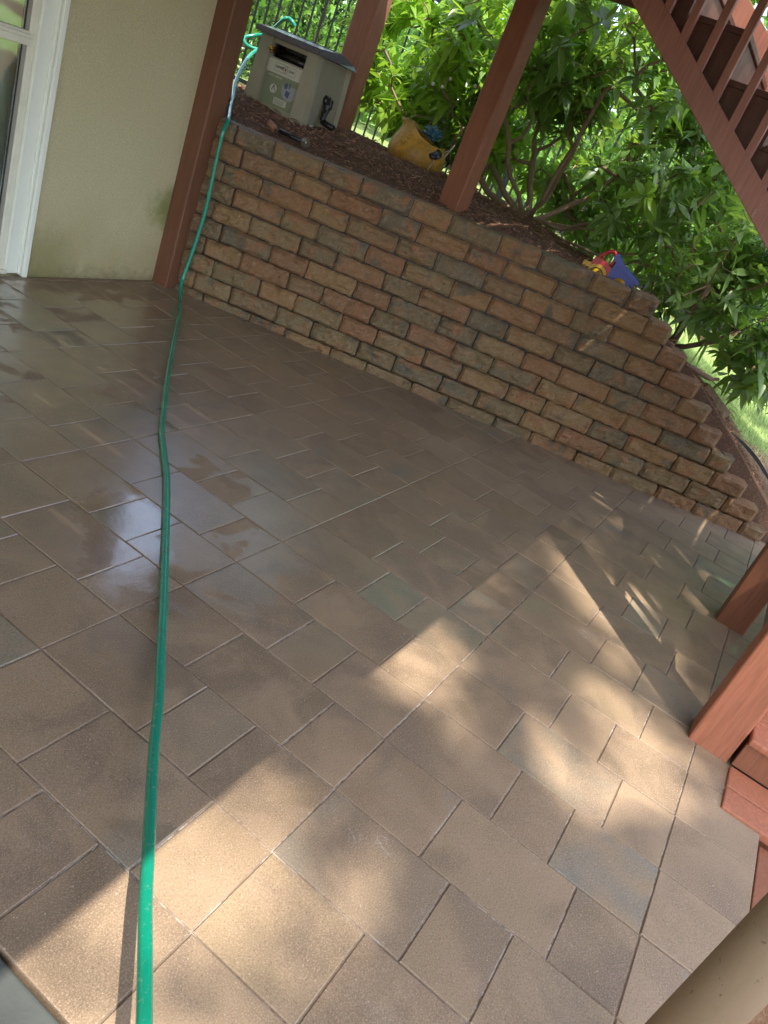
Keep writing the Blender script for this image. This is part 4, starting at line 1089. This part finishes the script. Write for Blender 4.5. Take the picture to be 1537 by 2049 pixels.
def hedge():
    rnd = random.Random(77); t = thing('hedge', (15.5, 3, .9), 'long tall leafy hedge closing the garden far behind all the other greenery', 'hedge')
    mb = MB()
    for i in range(26):
        u = i / 25; c = Vector((15.5 + 2.0 * sin(u * 3), 16 - 30 * u, 2.2)); 
        for _ in range(3):
            q = c + Vector((rnd.uniform(-.4, .4), rnd.uniform(-.6, .6), rnd.uniform(-1.0, .9))); leafblob(mb, q, (.9, 1.0, .95), 420, .24, rnd, .4)
    mb.build('foliage', M['leafbg'], t)
    tr = MB()
    for i in range(13): x, y = 15.5 + 2.0 * sin(i / 12 * 3), 16 - 30 * i / 12; tr.tube([(x, y, .7), (x + .1, y, 2.6)], [.05, .02], 6)
    tr.build('stems', M['barkdark'], t)
hedge()
# shade tree behind the viewer that dapples the patio
def shade_tree():
    rnd = random.Random(5); base = Vector((-4.2, -6.2, -.16)); t = thing('shade_tree', base, 'tall tree behind the viewer dappling the patio with shade', 'tree')
    tg = []
    Ldir = Vector((-.40, -.385, 1.0))
    mb = MB()
    # clumps of foliage over the crown; the gaps let sun through
    for _ in range(1250):
        x = rnd.uniform(.2, 8.0); y = rnd.uniform(-2.6, 1.3 if x < 4.2 else 2.4); hgt = rnd.uniform(11, 17)  # crown widened to keep sun streaks off the stone wall
        c = Vector((x, y, 0)) + Ldir * hgt
        if noise.noise(Vector((x * 1.7, y * 1.7, 4.2))) < (.34 if x + y * .5 < 1.45 else .04 if x < 2.3 else -.27 if y > -1.0 else -.38): continue
        tg.append(c); s_ = rnd.uniform(.12, .34)
        leafblob(mb, c, (s_, s_, s_ * .5), int(34 * s_ / .2), .11, rnd, .0)
    for _ in range(90):  # extra clumps added so the tan post's shadow gets lost
        x = rnd.uniform(1.15, 1.9); y = rnd.uniform(-.62, .05)
        c = Vector((x, y, 0)) + Ldir * rnd.uniform(9, 14); tg.append(c); s_ = rnd.uniform(.10, .2)
        leafblob(mb, c, (s_, s_, s_ * .5), int(30 * s_ / .2), .11, rnd, .0)
    nodes, par, tips = grow(rnd, base, tg, .8, .1)
    branches_mesh(nodes, par, .010, .62, .2).build('trunk', M['barkdark'], t)
    mb.build('crown', M['leafbg'], t)
shade_tree()

# ------------------------------------------------------------------ mulch, grass
mm = MB(); rnd = random.Random(9)
for i in range(24000):
    s = rnd.uniform(-.9, 4.3); t = rnd.uniform(.2, 2.4) if rnd.random() < .85 else rnd.uniform(.26, .5)
    if s > 2.9 and rnd.random() < .5: continue
    if lawnmask(s, t) > .4: continue
    p = WS(s, t); z = gz(p.x, p.y)
    if t < .27: z = 1.10 + .011 * s
    if s > 2.95 and t < .3: continue
    L = rnd.uniform(.010, .042) * (1.6 if rnd.random() < .1 else 1); w = rnd.uniform(.002, .009); a = rnd.uniform(0, 6.28); el = rnd.uniform(-.5, .7)
    d = Vector((cos(a) * cos(el), sin(a) * cos(el), sin(el))); sd2 = d.orthogonal().normalized(); sd2 = Matrix.Rotation(rnd.uniform(0, 6.28), 3, d) @ sd2; up = d.cross(sd2)
    c = Vector((p.x, p.y, z + rnd.uniform(-.002, .010)))
    mm.add([c - d * L / 2 - sd2 * w / 2, c + d * L / 2, c - d * L / 2 + sd2 * w / 2, c + up * w * .8], [(0, 1, 2), (0, 3, 1), (1, 3, 2), (0, 2, 3)])
tag(mm.build('mulch', M['mulch']), kind='stuff')
fl = MB()
for i in range(260):
    s = rnd.uniform(-.6, 4.2); t = rnd.uniform(.22, 2.2)
    if s > 2.8 and t < .3: continue
    p = WS(s, t); a = rnd.uniform(0, 6.28)
    leafgeo(fl, Vector((p.x, p.y, gz(p.x, p.y) + .014)), Vector((cos(a), sin(a), rnd.uniform(-.1, .3))), Vector((rnd.uniform(-.4, .4), rnd.uniform(-.4, .4), 1)), rnd.uniform(.04, .10), rnd.uniform(.015, .035), rnd.uniform(-.1, .3), 4, .5)
tag(fl.build('leaf_litter', M['deadleaf']), kind='stuff')
gg = MB()
for i in range(60000):
    s = rnd.uniform(2.6, 6.2); t = rnd.uniform(.7, 4.3)
    p = WS(s, t)
    lm_ = lawnmask(s, t) + .6 * noise.noise(Vector((p.x * 3.5, p.y * 3.5, 0)))
    if lm_ < .45 + rnd.uniform(-.15, .15): continue
    z = gz(p.x, p.y); L = rnd.uniform(.02, .055); a = rnd.uniform(0, 6.28); d = Vector((cos(a) * .45, sin(a) * .45, 1)).normalized(); w = Vector((-sin(a), cos(a), 0)) * .0025
    c = Vector((p.x, p.y, z - .004)); gg.add([c - w, c + w, c + d * L], [(0, 1, 2)])
tag(gg.build('lawn_grass', M['grass']), kind='stuff')
